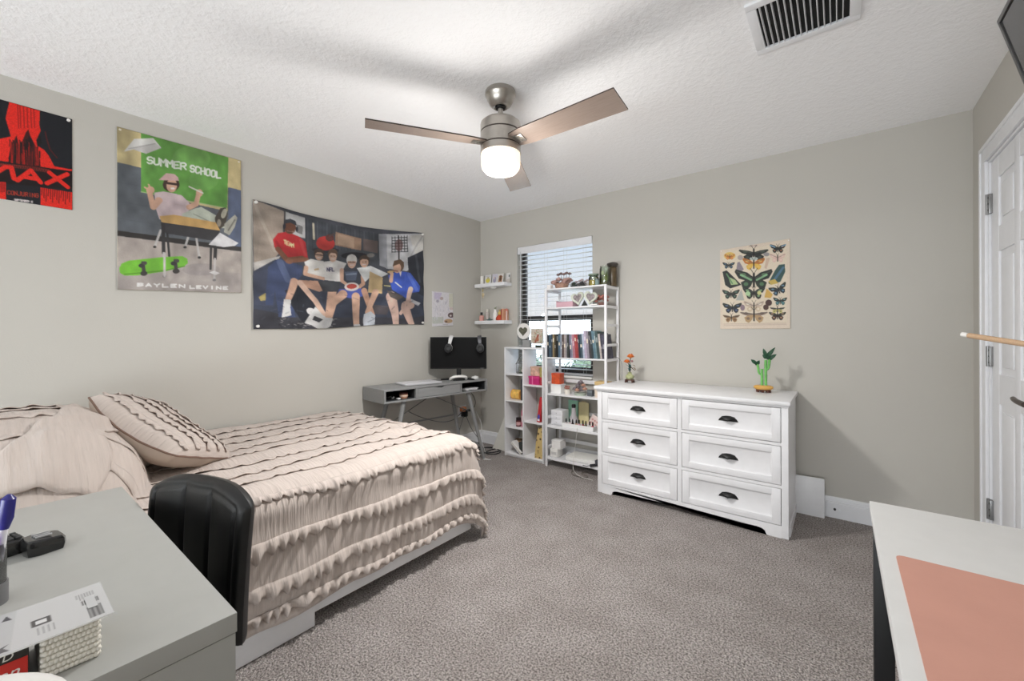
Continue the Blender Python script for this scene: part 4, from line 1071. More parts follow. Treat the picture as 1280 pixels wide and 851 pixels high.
def sag(u, v):
    s_ = 4*u*(1-u)
    x = .010*(1+sin(u*17+1))*.5*(.25+.75*s_)+.008*abs(sin((u+v*.6)*9))*v*.6+.004*sin((u*1.0-v)*22)*(1 if u < .2 or u > .85 else .3)
    dz = -.050*s_*(1-v)*(.7+.3*sin(u*pi))-.012*s_*v*sin(u*6)
    return (x, dz)
o = sheet('cloth', cv, wall_left_sheet(-2.288, -.817, 2.113, 2.160, 1.236, 1.288, .012, sag), .002, C(210, 208, 204, .9), PRINTC); placed(ta, o)
for y, z in ((-2.270, 2.096), (-.834, 2.142), (-2.262, 1.256), (-.838, 1.305)):
    bm = NB(); cyl(bm, (.004, y, z), (.030, y, z), .010, n=14); o = mk('tack', bm, CERW); placed(ta, o)

# ---- small pale print near the corner
cv = Canvas(70, 86, (226, 222, 226)); cv.quad([(135, 130), (500, 160), (505, 770), (130, 775)])
cv.poly([(170, 150), (310, 160), (260, 290), (170, 270)], (200, 188, 214), .8); cv.poly([(430, 170), (500, 165), (500, 420), (430, 420)], (214, 212, 196)); cv.poly([(130, 600), (330, 600), (330, 720), (130, 725)], (196, 200, 190), .8)
for i in range(60):
    r_ = random.Random(i+300); x, y = r_.uniform(170, 430), r_.uniform(230, 610); cv.line([(x, y), (x+r_.uniform(-20, 20), y+r_.uniform(20, 70))], 9, r_.choice([(180, 178, 190), (206, 204, 214), (240, 238, 246)]), .8)
cv.ell((300, 260), 30, 30, (190, 170, 168)); cv.ell((230, 310), 26, 26, (176, 172, 184)); cv.ell((470, 570), 60, 50, (110, 92, 92)); cv.ell((460, 580), 18, 18, (224, 214, 210)); cv.ell((420, 680), 76, 40, (196, 164, 130)); cv.ell((380, 690), 24, 18, (120, 90, 76)); cv.ell((470, 450), 34, 26, (216, 200, 196))
cv.line([(320, 740), (410, 745)], 8, (170, 164, 160)); cv.speckle(.08, 3)
po = thing('small_print', 'small pale sketch-like print on the left wall above the monitor', 'poster', (0, -.565, 1.45))
o = sheet('print', cv, wall_left_sheet(-.704, -.425, 1.614, 1.618, 1.270, 1.281), .002, PAPER, PRINT); placed(po, o)
bm = NB(); cyl(bm, (.004, -.565, 1.604), (.009, -.565, 1.604), .004, n=10); o = mk('push_pin', bm, CERW); placed(po, o)

# ---- butterfly chart on the back wall
cv = Canvas(150, 200, (222, 206, 188)); cv.quad([(115, 180), (612, 105), (612, 742), (115, 743)])
cv.poly([(132, 195), (585, 135), (585, 700), (132, 705)], (226, 214, 190), .6)
DK = (38, 42, 40)
def bfly(x, y, s, up, low, sp=(200, 196, 160), ang=0, w=1.0, ul=1.0):
    def q(a, b): return (x+s*(a*cos(ang)-b*sin(ang))*w, y+s*(a*sin(ang)+b*cos(ang)))
    for m in (-1, 1):
        cv.poly([q(0, -.05), q(.35*m, -.32*ul), q(.95*m, -.5*ul), q(1.02*m, -.36*ul), q(.8*m, .0), q(.4*m, .12), q(0, .1)], up)
        cv.poly([q(0, .02), q(.45*m, .08), q(.7*m, .22), q(.6*m, .5), q(.38*m, .62), q(.15*m, .4)], low)
        cv.ell(q(.58*m, -.2*ul), .17*s, .09*s, sp, .85); cv.ell(q(.42*m, .3), .12*s, .1*s, sp, .75); cv.line([q(.1*m, -.02), q(.9*m, -.38*ul)], .05*s, (90, 92, 80), .7)
    cv.line([q(0, -.25), q(0, .45)], .1*s, (30, 28, 26)); cv.line([q(0, -.25), q(.2, -.55)], .025*s, (40, 36, 34)); cv.line([q(0, -.25), q(-.2, -.55)], .025*s, (40, 36, 34))
GR = (96, 140, 96); BL = (88, 132, 170); OR = (190, 116, 52); YE = (222, 182, 82); PK = (222, 188, 176)
cv.text('PAPILLONS', 318, 160, 4.6, 8, 2.5, (170, 150, 140), dy=-.6, gap=1.4)
cv.ell((182, 222), 40, 26, YE, .8); bfly(182, 228, 36, OR, (206, 120, 60), (236, 200, 110))
bfly(350, 205, 104, DK, DK, (70, 80, 72), ul=.5); cv.ell((350, 245), 30, 12, (180, 190, 184)); bfly(522, 172, 56, DK, DK, (206, 132, 96)); cv.line([(470, 152), (500, 165)], 8, (120, 160, 190)); cv.line([(550, 160), (578, 148)], 8, (120, 160, 190))
bfly(175, 288, 42, DK, (50, 60, 66), BL); bfly(520, 238, 58, PK, PK, (236, 214, 200)); cv.ell((256, 236), 20, 18, (176, 164, 158)); cv.ell((440, 215), 22, 14, (150, 146, 146))
cv.poly([(226, 330), (235, 270), (250, 265), (280, 320), (262, 335)], (140, 130, 140)); bfly(350, 278, 78, OR, YE, (230, 190, 110)); cv.poly([(425, 310), (440, 240), (466, 240), (440, 320)], (206, 180, 160))
cv.poly([(132, 335), (160, 325), (215, 380), (262, 430), (185, 455), (150, 430)], DK); cv.poly([(170, 370), (220, 395), (240, 425), (190, 430)], (170, 190, 140)); cv.line([(160, 350), (200, 420)], 8, GR)
bfly(350, 385, 132, DK, (46, 54, 46), GR); cv.line([(260, 360), (330, 395)], 14, (150, 200, 150), .8); cv.line([(440, 360), (372, 395)], 14, (150, 200, 150), .8)
cv.poly([(452, 420), (500, 330), (530, 290), (572, 285), (575, 340), (540, 410), (470, 430)], (56, 84, 82)); cv.line([(500, 390), (560, 310)], 16, (84, 120, 150), .8); cv.poly([(452, 405), (500, 390), (525, 420), (470, 432)], (196, 170, 90))
bfly(190, 492, 60, DK, DK, (92, 130, 110)); bfly(350, 485, 78, DK, (44, 44, 40), (152, 196, 140)); cv.ell((308, 492), 18, 16, (176, 210, 160)); cv.ell((388, 488), 15, 14, (206, 206, 140)); bfly(525, 462, 66, DK, (44, 54, 62), (120, 160, 190), ang=-.35)
cv.poly([(222, 540), (262, 460), (282, 540)], (176, 176, 170)); cv.poly([(424, 520), (440, 455), (485, 500), (470, 525)], (210, 170, 90)); bfly(538, 545, 50, DK, (60, 96, 96), (130, 180, 190))
bfly(198, 590, 66, DK, (46, 50, 60), (90, 110, 150)); bfly(350, 580, 72, (196, 176, 160), (206, 186, 160), (236, 226, 210)); cv.ell((455, 558), 24, 22, (74, 50, 46)); cv.ell((435, 590), 20, 20, (80, 56, 50)); cv.ell((270, 592), 16, 22, (140, 120, 130)); bfly(518, 602, 54, DK, (200, 190, 120), (90, 90, 80), ul=.4)
bfly(192, 660, 58, (120, 96, 74), (150, 116, 80), (90, 70, 56), ul=.6); bfly(350, 640, 98, (140, 120, 110), (180, 150, 110), (110, 90, 84), ul=.35); bfly(518, 645, 62, DK, (60, 46, 40), (206, 160, 130), ul=.7)
for y in (708, 718): cv.line([(140, y), (580, y-6)], 3.5, (186, 164, 150), .7)
cv.speckle(.06, 8)
po = thing('butterfly_chart', 'vintage butterfly chart print on the back wall above the dresser', 'poster', (2.645, 0, 1.53))
def bf(u, v):
    return ((2.426+.438*u, -.004-.010*max(0, u-.8)*v-.004*sin(u*5)*(1-v)*.5, (1.818+.024*u)*(1-v)+(1.228-.002*u)*v), (0, -1, 0))
o = sheet('print', cv, bf, .002, PAPER, PRINT); placed(po, o)
for x, z in ((2.436, 1.808), (2.855, 1.83)):
    bm = NB(); cyl(bm, (x, -.004, z), (x, -.010, z), .004, n=10); o = mk('push_pin', bm, CERW); placed(po, o)

# ------------------------------------------------------------------ grey writing desk in the corner
gd = thing('grey_desk', 'grey mid-century writing desk on splayed legs in the corner beyond the bed', 'desk', (.36, -1.50, 0), R(84))
GL, GDp, Z0, Z1 = 1.08, .352, .655, .765
bm = NB()
box(bm, 0, 0, Z1-.016, GL, GDp, Z1, .003); box(bm, .0, .002, Z0, GL, GDp, Z0+.014, .002)
for x in (0, .286, .752, GL-.016): box(bm, x, .0015, Z0+.012, x+.016, GDp, Z1-.014)
box(bm, .015, GDp-.012, Z0+.012, GL-.015, GDp-.001, Z1-.014)
mk('desk_body', bm, GREYD, gd)
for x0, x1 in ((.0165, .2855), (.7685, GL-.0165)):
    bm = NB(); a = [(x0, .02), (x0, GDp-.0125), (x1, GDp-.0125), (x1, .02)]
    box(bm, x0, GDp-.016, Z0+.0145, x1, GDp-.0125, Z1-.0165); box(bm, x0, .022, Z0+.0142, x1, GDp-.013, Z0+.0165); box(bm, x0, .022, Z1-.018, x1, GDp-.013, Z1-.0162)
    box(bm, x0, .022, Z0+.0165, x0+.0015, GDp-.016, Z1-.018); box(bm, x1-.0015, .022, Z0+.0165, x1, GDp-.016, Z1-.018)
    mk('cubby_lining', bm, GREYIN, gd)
bm = NB(); x0, x1 = .305, .749
pts = [(x0, Z0+.017), (x1, Z0+.017), (x1, Z1-.019), ((x0+x1)/2+.05, Z1-.019), ((x0+x1)/2+.03, Z1-.031), ((x0+x1)/2-.03, Z1-.031), ((x0+x1)/2-.05, Z1-.019), (x0, Z1-.019)]
prism(bm, pts, lambda a, b, c: Vector((a, .004+c, b)), .018)
box(bm, x0, .05, Z0+.018, x1, .30, Z1-.03)
mk('drawer', bm, GREYD, gd)
bm = NB(); box(bm, x0, .024, Z1-.036, x1, .026, Z1-.0165); mk('finger_notch', bm, GREYIN, gd)
for (xa, xb, ya, yb) in ((.20, .05, .05, -.0), (.88, 1.045, .05, -.0), (.20, .05, GDp-.05, GDp-.01), (.88, 1.045, GDp-.05, GDp-.01)):
    bm = NB(); tube(bm, [(xa, ya, Z0), (xb, yb+.012, 0.0)], lambda k: .021-.009*k, 12); mk('leg', bm, GREYD, gd)
for x in (.083, 1.01):
    bm = NB(); tube(bm, [(x, .018, .15), (x, GDp-.016, .15)], .011, 8); mk('side_stretcher', bm, GREYD, gd)
bm = NB(); tube(bm, [(.13, GDp-.03, .40), (.96, GDp-.03, .40)], .008, 8); mk('back_stretcher', bm, GREYD, gd)
bm = NB(); tube(bm, [(.15, .10, .50), (.54, .15, Z0-.004)], .004, 8); tube(bm, [(.54, .15, Z0-.004), (.94, .10, .46)], .004, 8); mk('cross_brace', bm, C(96, 97, 98), gd)
GM = Matrix.Translation(gd.location) @ Matrix.Rotation(R(84), 4, 'Z')
def gw(x, y, z): return GM @ Vector((x, y, z))

# monitor with stand
mo = thing('monitor', 'black monitor standing on the right half of the grey desk', 'monitor', (.285, -.626, .766), R(38.2))
bm = NB(); box(bm, -.267, -.012, .100, .267, .012, .402, .004); box(bm, -.16, .012, .15, .16, .035, .34, .012); mk('monitor_housing', bm, BLACK, mo)
bm = NB(); box(bm, -.261, -.0128, .112, .261, -.0118, .396); mk('screen', bm, SCREEN, mo)
bm = NB(); box(bm, .205, -.0135, .1035, .24, -.0119, .1075); mk('badge', bm, C(120, 120, 120), mo)
bm = NB(); box(bm, -.022, .014, .0, .022, .034, .2, .004); mk('stand_neck', bm, BLACK, mo)
bm = NB()
for s in (-1, 1): tube(bm, [(0, .02, .012), (s*.07, -.02, .009), (s*.155, -.075, .007)], lambda k: .013-.006*k, 10, smooth=1)
tube(bm, [(0, .02, .012), (0, .075, .008)], .010, 10)
mk('stand_foot', bm, BLACK, mo)
MM = Matrix.Translation(mo.location) @ Matrix.Rotation(R(38.2), 4, 'Z')

def headphones(x, label, shell, pad, band, tilt):
    loc = MM @ Vector((x, 0, .402))
    h = thing('headphones', label, 'headphones', loc, R(38.2), 'headphones hung on the monitor')
    ty = Matrix.Rotation(R(tilt), 4, 'Y')
    arc = [(0, -.058, -.085), (0, -.056, -.05), (0, -.045, -.012), (0, -.02, .009), (0, .0, .012), (0, .02, .009), (0, .045, -.012), (0, .056, -.05), (0, .058, -.085)]
    bm = NB(); pts = [ty @ Vector(p) for p in arc]
    for _ in range(2):
        q = [pts[0]]
        for a, b in zip(pts, pts[1:]): q += [a*.75+b*.25, a*.25+b*.75]
        pts = q+[pts[-1]]
    ex = ty @ Vector((1, 0, 0)); rings = []
    for i, p in enumerate(pts):
        d = (pts[min(i+1, len(pts)-1)]-pts[max(0, i-1)]).normalized(); nn = ex.cross(d)
        wd_ = .011+.008*sin(pi*i/(len(pts)-1))
        rings.append([bm.verts.new(p+ex*a+nn*b) for a, b in ((-wd_, -.003), (wd_, -.003), (wd_, .003), (-wd_, .003))])
    ring_faces(bm, rings); mk('headband', bm, band, h, 50)
    for s in (-1, 1):
        M = ty @ Matrix.Translation((0, s*.058, -.105)) @ Matrix.Rotation(R(90*s), 4, 'X') @ Matrix.Diagonal((.9, 1.1, 1, 1))
        bm = NB(); lathe(bm, [(0, .0), (.030, -.0), (.038, -.004), (.040, -.014), (.036, -.020), (0, -.02)] if s else [], n=28, M=M); cp = mk('ear_cup', bm, shell, h)
        bm = NB(); lathe(bm, [(.0, -.020), (.036, -.020), (.040, -.028), (.036, -.038), (.024, -.040), (.020, -.03), (0, -.028)], n=28, M=M); mk('ear_pad', bm, pad, cp)
        bm = NB(); tube(bm, [ty @ Vector((0, s*.058, -.08)), ty @ Vector((0, s*.062, -.1))], .008, 8); mk('yoke', bm, BLACK, h)
    return h
headphones(-.065, 'pale silver headphones hung over the left part of the monitor', C(196, 196, 196, .4), BLACK, C(206, 206, 206, .4), 10)
headphones(.200, 'dark grey headphones hung over the right end of the monitor', C(26, 26, 28, .35), BLACK, C(88, 88, 92, .3, .4), -7)

lap = thing('laptop', 'closed silver laptop lying on the grey desk', 'laptop', gw(.42, .17, .7655), R(84-8))
bm = NB(); box(bm, -.17, -.115, .002, .17, .115, .009, .003); mk('base', bm, SILVER, lap)
bm = NB(); box(bm, -.17, -.115, .0095, .17, .115, .015, .003); mk('lid', bm, C(214, 214, 218, .35), lap)
bm = NB(); box(bm, -.1, .112, .008, .1, .117, .0125); mk('hinge', bm, BLACK, lap)
dk = thing('headset_stand', 'white curved dock standing in front of the monitor', 'stand', gw(.80, .085, .7655), R(60))
bm = NB(); tube(bm, [(-.075, .02, .012), (-.07, -.005, .03), (-.03, -.02, .04), (.03, -.02, .04), (.07, -.005, .03), (.075, .02, .012)], .0125, 12, smooth=2); mk('curved_bar', bm, CERW, dk)
bm = NB(); box(bm, -.055, -.012, 0, .055, .022, .012, .005); mk('base', bm, BLACK, dk)
ps = thing('crumpled_tissue', 'crumpled white tissue at the right end of the grey desk', 'tissue', gw(1.0, .09, .7655))
def crumple(name, m, par, r, seed, sc=(1, 1, .5)):
    bm = NB(); q = bmesh.ops.create_icosphere(bm, subdivisions=3, radius=r)
    for v in q['verts']:
        k = 1+.45*noise.noise(v.co/r*2.2+Vector((seed, 0, 0))); v.co = Vector((v.co.x*sc[0]*k, v.co.y*sc[1]*k, max(-r*sc[2]*.6, v.co.z*sc[2]*k)))
    mn = min(v.co.z for v in bm.verts)
    for v in bm.verts: v.co.z -= mn
    return mk(name, bm, m, par, 20)
crumple('folds', PAPER, ps, .032, 2); 
for i, (lx, ly, lbl, lc) in enumerate(((.05, .12, 'tangle of black and grey cable in the left cubby of the grey desk', None),)):
    cb_ = thing('cable_tangle', lbl, 'cable', gw(.09, .08, Z0+.0166), R(84))
    bm = NB(); r_ = random.Random(3); tube(bm, [(r_.uniform(-.055, .065), r_.uniform(-.04, .06), .005+r_.uniform(0, .02)) for _ in range(16)], .0032, 6, smooth=2); mk('cord', bm, BLACK, cb_)
    bm = NB(); tube(bm, [(r_.uniform(-.055, .065), r_.uniform(-.04, .05), .006+r_.uniform(0, .016)) for _ in range(9)], .003, 6, smooth=2); mk('grey_cord', bm, SILVER, cb_)
    bm = NB(); box(bm, .05, -.045, .0, .075, -.02, .012, .002); mk('plug', bm, C(225, 225, 225), cb_)
cpm = thing('copper_cup', 'small copper mesh cup with a dark lid in the left cubby of the desk', 'cup', gw(.215, .075, Z0+.0168))
bm = NB(); lathe(bm, [(0, 0), (.028, .0), (.034, .012), (.034, .028), (.033, .034), (.0, .034)], n=24); mk('bowl', bm, mat('copper_mesh', (198, 150, 122), .5, noise_amt=.3, noise_scale=120), cpm)
bm = NB(); lathe(bm, [(0, .0345), (.036, .0345), (.036, .045), (.03, .052), (0, .053)], n=24); mk('lid', bm, C(70, 32, 24, .5), cpm)
bm = NB(); lathe(bm, [(.0345, .016), (.036, .018), (.036, .024), (.0345, .026)], n=24); mk('rim_band', bm, C(225, 205, 190), cpm)
env = thing('folded_papers', 'white folded papers in the right cubby of the grey desk', 'papers', gw(.92, .07, Z0+.0168), R(84))
bm = NB(); box(bm, -.07, -.04, 0, .06, .06, .008, .002); mk('sheet', bm, PAPER, env)
bm = NB(); box(bm, -.05, -.045, .009, .07, .05, .017, .002, Matrix.Rotation(R(9), 4, 'Z')); mk('top_sheet', bm, C(215, 215, 218), env)

# wall outlet, plugs and cables under the desk
ol = thing('wall_outlet', 'wall outlet with an orange plug and black adapters under the grey desk', 'outlet', (0, -.30, .385))
bm = NB(); box(bm, 0, -.058, -.058, .006, .058, .058, .002); mk('cover_plate', bm, TRIMW, ol)
bm = NB(); box(bm, .006, -.038, -.002, .05, .022, .048, .006); mk('orange_plug', bm, C(214, 140, 92), ol)
bm = NB(); box(bm, .006, -.02, -.055, .06, .03, -.004, .005); mk('black_adapter', bm, BLACK, ol)
bm = NB(); box(bm, .05, .0, .0, .08, .075, .02, .004); mk('side_adapter', bm, BLACK, ol)
def cable(label, pts, r, m, grp='cables under the grey desk', name='cable', sm=3):
    c = thing(name, label, 'cable', pts[0], 0, grp)
    o = Vector(pts[0]); bm = NB(); tube(bm, [Vector(p)-o for p in pts], r, 6, smooth=sm); mk('cord', bm, m, c)
    bm = NB(); d = (Vector(pts[0])-Vector(pts[1])).normalized(); cyl(bm, d*.0, d*.018, r*1.7, n=10); mk('plug_end', bm, m, c)
    return c
GC = C(96, 96, 98); 
cable('grey cable sagging from the outlet to the desk leg', [(.055, -.33, .40), (.12, -.55, .33), (.12, -.75, .36), (.10, -.95, .44), (.08, -1.05, .50)], .004, GC)
cable('thin cable hanging from the outlet to the floor, left of the pair', [(.05, -.33, .325), (.09, -.44, .2), (.12, -.48, .1), (.16, -.47, .012), (.25, -.46, .006)], .003, GC)
cable('thin cable hanging from the outlet to the floor, right of the pair', [(.05, -.28, .325), (.11, -.27, .2), (.17, -.22, .1), (.2, -.2, .012), (.3, -.25, .006)], .003, GC)
cable('black cable dropping from the desk corner to the outlet adapter', [(.085, -.25, .395), (.16, -.26, .45), (.22, -.33, .55), (.20, -.42, .654)], .0035, BLACK)
cable('white cord dangling in loops behind the front right desk leg', [(.12, -.2, .36), (.2, -.2, .25), (.22, -.25, .15), (.19, -.2, .22), (.24, -.22, .1), (.2, -.26, .16), (.26, -.24, .02), (.33, -.3, .006)], .003, C(215, 215, 215))
cable('black cable looped on the carpet around the desk leg', [(.30, -.36, .007), (.42, -.22, .007), (.40, -.10, .007), (.30, -.16, .007), (.34, -.34, .007), (.46, -.30, .007), (.45, -.18, .008), (.30, -.12, .008), (.14, -.22, .008)], .005, BLACK)
cable('second black cable trailing along the carpet by the wall', [(.12, -.46, .008), (.22, -.30, .008), (.20, -.14, .008), (.36, -.07, .008), (.47, -.10, .008)], .005, BLACK)
pst = thing('power_strip', 'black power strip on the carpet under the grey desk', 'power strip', (.2, -.42, 0), R(-60))
bm = NB(); box(bm, -.14, -.025, 0, .14, .025, .035, .006); mk('strip_body', bm, BLACK, pst)
for i in range(4):
    bm = NB(); box(bm, -.105+i*.055, -.014, .0352, -.075+i*.055, .014, .037); mk('socket', bm, C(50, 50, 52), pst)
bm = NB(); box(bm, .112, -.01, .0352, .13, .01, .04, .002); mk('switch', bm, C(200, 60, 40), pst)
scp = thing('paper_scrap', 'small white paper scrap on the carpet near the desk leg', 'paper', (.49, -.46, .001), R(20))
bm = NB(); prism(bm, [(-.04, -.012), (.03, -.016), (.045, .01), (-.02, .014)], lambda a, b, c: Vector((a, b, c+.004*abs(sin(a*60)))), .002); mk('scrap', bm, PAPER, scp)

lbw = thing('leaning_board', 'white panel leaning by the back wall left of the cube bookcase', 'panel', (.42, -.10, 0))
bm = NB(); prism(bm, [(-.13, .0), (.095, .0), (.095, .62), (.075, .62)], lambda a, b, c: Vector((a, -.05+.12*b/.62*1.0+c, b)), .012); mk('panel', bm, C(216, 214, 206), lbw)
bm = NB(); prism(bm, [(-.128, .001), (.094, .001), (.094, .006), (-.125, .006)], lambda a, b, c: Vector((a, -.0505+.12*b/.62+c, b)), .013); mk('bottom_edge', bm, C(120, 120, 116), lbw)
cj = thing('cable_jack', 'small cable jack on the baseboard right of the dresser', 'jack', (3.10, -.016, .055))
bm = NB(); cyl(bm, (0, 0, .004), (0, -.012, .004), .007, n=12); mk('socket', bm, C(40, 40, 40), cj)
bm = NB(); cyl(bm, (.024, 0, .0), (.024, -.008, .0), .005, n=12); box(bm, -.01, -.0015, -.008, .032, .0, .012); mk('plate', bm, TRIMW, cj)

# ------------------------------------------------------------------ things on the white desk
def remote(label, loc, rz, kind):
    t = thing('remote_control', label, 'remote', loc, rz, None)
    bm = NB(); sc = .62
    prof = [(-.047, -.022), (-.04, -.033), (.02, -.036), (.045, -.026), (.05, .0), (.045, .026), (.02, .036), (-.04, .033), (-.047, .022)]
    prof = [(x*sc, y*.85) for x, y in prof]
    A = [bm.verts.new((x*.92, y*.9, 0)) for x, y in prof]; B = [bm.verts.new((x, y, .012)) for x, y in prof]; C_ = [bm.verts.new((x*.98, y*.97, .022+.004*(x > 0))) for x, y in prof]; D_ = [bm.verts.new((x*.86, y*.8, .028+.004*(x > 0))) for x, y in prof]
    ring_faces(bm, [A, B, C_, D_]); mk('shell', bm, mat('glossy_black', (16, 16, 17), .22, coat=.5), t, 40)
    if kind:
        bm = NB()
        for k in (-.011, 0, .011): box(bm, -.010, k-.0016, .0315, .014, k+.0018, .0350, .0006)
        mk('slot_keys', bm, SILVER, t)
    else:
        bm = NB()
        for a in range(3):
            for b in range(4): box(bm, -.020+a*.011, -.020+b*.0115, .0297, -.012+a*.011, -.012+b*.0115, .0340, .0006)
        mk('keys', bm, C(52, 52, 54), t); bm = NB(); box(bm, .016, -.016, .031, .022, .016, .0352, .001); mk('display_key', bm, SILVER, t)
    return t
remote('glossy black rounded remote with three slots on the white desk', (1.805, -3.338, .7502), R(-80), True)
remote('black keypad remote beside the slotted one on the white desk', (1.766, -3.390, .7502), R(-78), False)

pcx, pcy = 2.0, -3.415
pcup = thing('pen_holder', 'clear acrylic pen holder with a grey base at the left edge of the desk', 'pen holder', (pcx, pcy, .7502))
bm = NB(); cyl(bm, (0, 0, 0), (0, 0, .035), .026, n=28); mk('base', bm, C(112, 112, 114, .4), pcup)
bm = NB(); lathe(bm, [(.0, .0352), (.024, .0352), (.0245, .10), (.0225, .10), (.0215, .037), (0, .0365)], n=28); mk('tube', bm, ACRYL, pcup)
def pen(label, off, lean, L, body, capc, r=.0045):
    t = thing('pen', label, 'pen', (pcx+off[0], pcy+off[1], .7882)); d = Vector((lean[0], lean[1], 1)).normalized()
    bm = NB(); cyl(bm, d*.002, d*L*.62, r, n=12); cyl(bm, (0, 0, 0), d*.003, r*.4, r, n=12); mk('barrel', bm, body, t)
    bm = NB(); tube(bm, [d*L*.6, d*L*.72, d*L*.95, d*L], lambda k: r*(1.15, 1.9, 1.8, .6)[min(3, int(k*3.01))], 12); mk('cap', bm, capc, t)
    return t
pen('pen with a dark blue cap in the acrylic holder', (.006, .012), (.05, .10), .145, C(235, 235, 240), C(40, 36, 120, .3), .005)
pen('pink and purple marker in the acrylic holder', (.012, .002), (.12, .02), .085, C(214, 60, 150), C(120, 60, 190), .0055)
pen('brown wooden brush standing tall in the acrylic holder', (-.006, -.004), (-.02, .06), .20, C(126, 92, 66), C(44, 34, 30), .005)

# woven box, dark carton and the blister card lying on them
bk = thing('woven_basket', 'small white woven box under the blister card on the white desk', 'basket', (2.255, -3.342, .7502))
bm = NB(); bw, bd_, bh = .046, .026, .055
for k in range(8):
    z = .002+k*.0072
    for face in range(4):
        n = 11 if face < 2 else 20
        for i in range(n):
            a = -1+2*(i+.5+(k % 2)*.5)/n
            if abs(a) > 1: continue
            p_ = {0: (bw, a*bd_), 1: (-bw, a*bd_), 2: (a*bw, bd_), 3: (a*bw, -bd_)}[face]
            ball(bm, (p_[0], p_[1], z+.002), .0037, (.9 if face < 2 else 1, 1 if face < 2 else .9, .95), u=7, v=5)
mk('weave', bm, mat('white_weave', (232, 228, 218), .7), bk, 60)
bm = NB(); box(bm, -bw+.001, -bd_+.001, 0, bw-.001, bd_-.001, bh+.003); mk('core', bm, C(222, 216, 204, .8), bk)
kt = thing('dark_carton', 'dark carton with a red badge beside the woven box on the white desk', 'box', (2.255, -3.430, .7502))
bm = NB(); box(bm, -.055, -.09, 0, .048, .050, .058, .001); mk('carton', bm, C(48, 46, 40, .4), kt)
bm = NB(); box(bm, .048, .018, .016, .0488, .049, .042, .0003); mk('red_badge', bm, C(206, 44, 34, .4), kt)
def letters(par, txt, M, size, m, name='lettering', shear=0):
    cu = bpy.data.curves.new(name, 'FONT'); cu.body = txt; cu.size = size; cu.extrude = .0002; cu.align_x = 'CENTER'; cu.shear = shear
    tmp = bpy.data.objects.new(name, cu); COL.objects.link(tmp); bpy.context.view_layer.update()
    me = bpy.data.meshes.new_from_object(tmp.evaluated_get(bpy.context.evaluated_depsgraph_get()))
    bpy.data.objects.remove(tmp); bpy.data.curves.remove(cu)
    me.transform(M); me.materials.clear(); me.materials.append(m)
    o = bpy.data.objects.new(name, me); COL.objects.link(o); o.parent = par; return o
MX = Matrix(((0, 0, 1, 0), (1, 0, 0, 0), (0, 1, 0, 0), (0, 0, 0, 1)))     # text facing +x
letters(kt, 'an', Matrix.Translation((.0492, .033, .022)) @ MX, .019, C(238, 225, 220), shear=.3)
letters(kt, 'D', Matrix.Translation((.0486, .032, .045)) @ MX, .013, C(225, 225, 215), 'pale_letter', .2)
cvb = Canvas(120, 210, (206, 206, 206))      # blister card seen from above: u along +x, v along -y
cvb.poly([(.0, .36), (1, .40), (1, .95), (0, .95)], (196, 196, 196)); cvb.poly([(.1, .45), (.92, .48), (.9, .62), (.12, .6)], (222, 222, 222))
for i in range(18): cvb.line([(.62+.0, .04+i*.006), (.92, .04+i*.006)], .0035 if i % 3 else .0055, (96, 96, 96)) if i < 10 else None
for i in range(7): cvb.line([(.18, .05+i*.012), (.3+.03*(i % 3), .05+i*.012)], .005, (150, 150, 150)); cvb.line([(.40, .04+i*.011), (.52, .04+i*.011)], .006, (90, 90, 90))
cvb.poly([(.45, .24), (.62, .24), (.62, .315), (.45, .315)], (90, 90, 90)); cvb.poly([(.49, .255), (.58, .255), (.58, .30), (.49, .30)], (226, 226, 226))
for i in range(4): cvb.line([(.68, .235+i*.02), (.85, .235+i*.02)], .006, (160, 160, 160))
cvb.poly([(.08, .40), (.22, .38), (.2, .42)], (90, 90, 90)); cvb.poly([(.86, .42), (.95, .40), (.93, .52), (.80, .40)], (110, 110, 110))
cvb.line([(.3, .44), (.36, .46)], .012, (70, 70, 70)); cvb.line([(.55, .44), (.6, .46)], .012, (70, 70, 70)); cvb.line([(.25, .5), (.7, .53)], .005, (120, 120, 120))
bcx = thing('blister_card', 'white printed blister pack card lying on the woven box', 'package', (2.262, -3.42, .8105))
def bc(u, v):
    return ((-.058+.116*u, .118-.236*v, .0022-.0006*sin(v*6)), (0, 0, 1))
sheet('card', cvb, bc, .0020, PAPER, attr_mat('glossy_card', rough=.25, spec=.5), bcx)
bm = NB(); box(bm, -.02, .096, .0024, .02, .106, .0029); mk('hang_slot', bm, C(190, 190, 190), bcx)

bn_ = thing('lidded_bin', 'white lidded bin standing beside the white desk at the lower left', 'bin', (2.488, -3.475, 0))
bm = NB(); lathe(bm, [(0, 0), (.092, 0), (.098, .01), (.114, .79), (.110, .795), (0, .79)], n=40); mk('bin_body', bm, CERW, bn_)
bm = NB(); lathe(bm, [(0, .79), (.119, .792), (.122, .80), (.122, .815), (.118, .827), (.108, .833), (.05, .838), (0, .839)], n=40); mk('lid', bm, CERW, bn_)

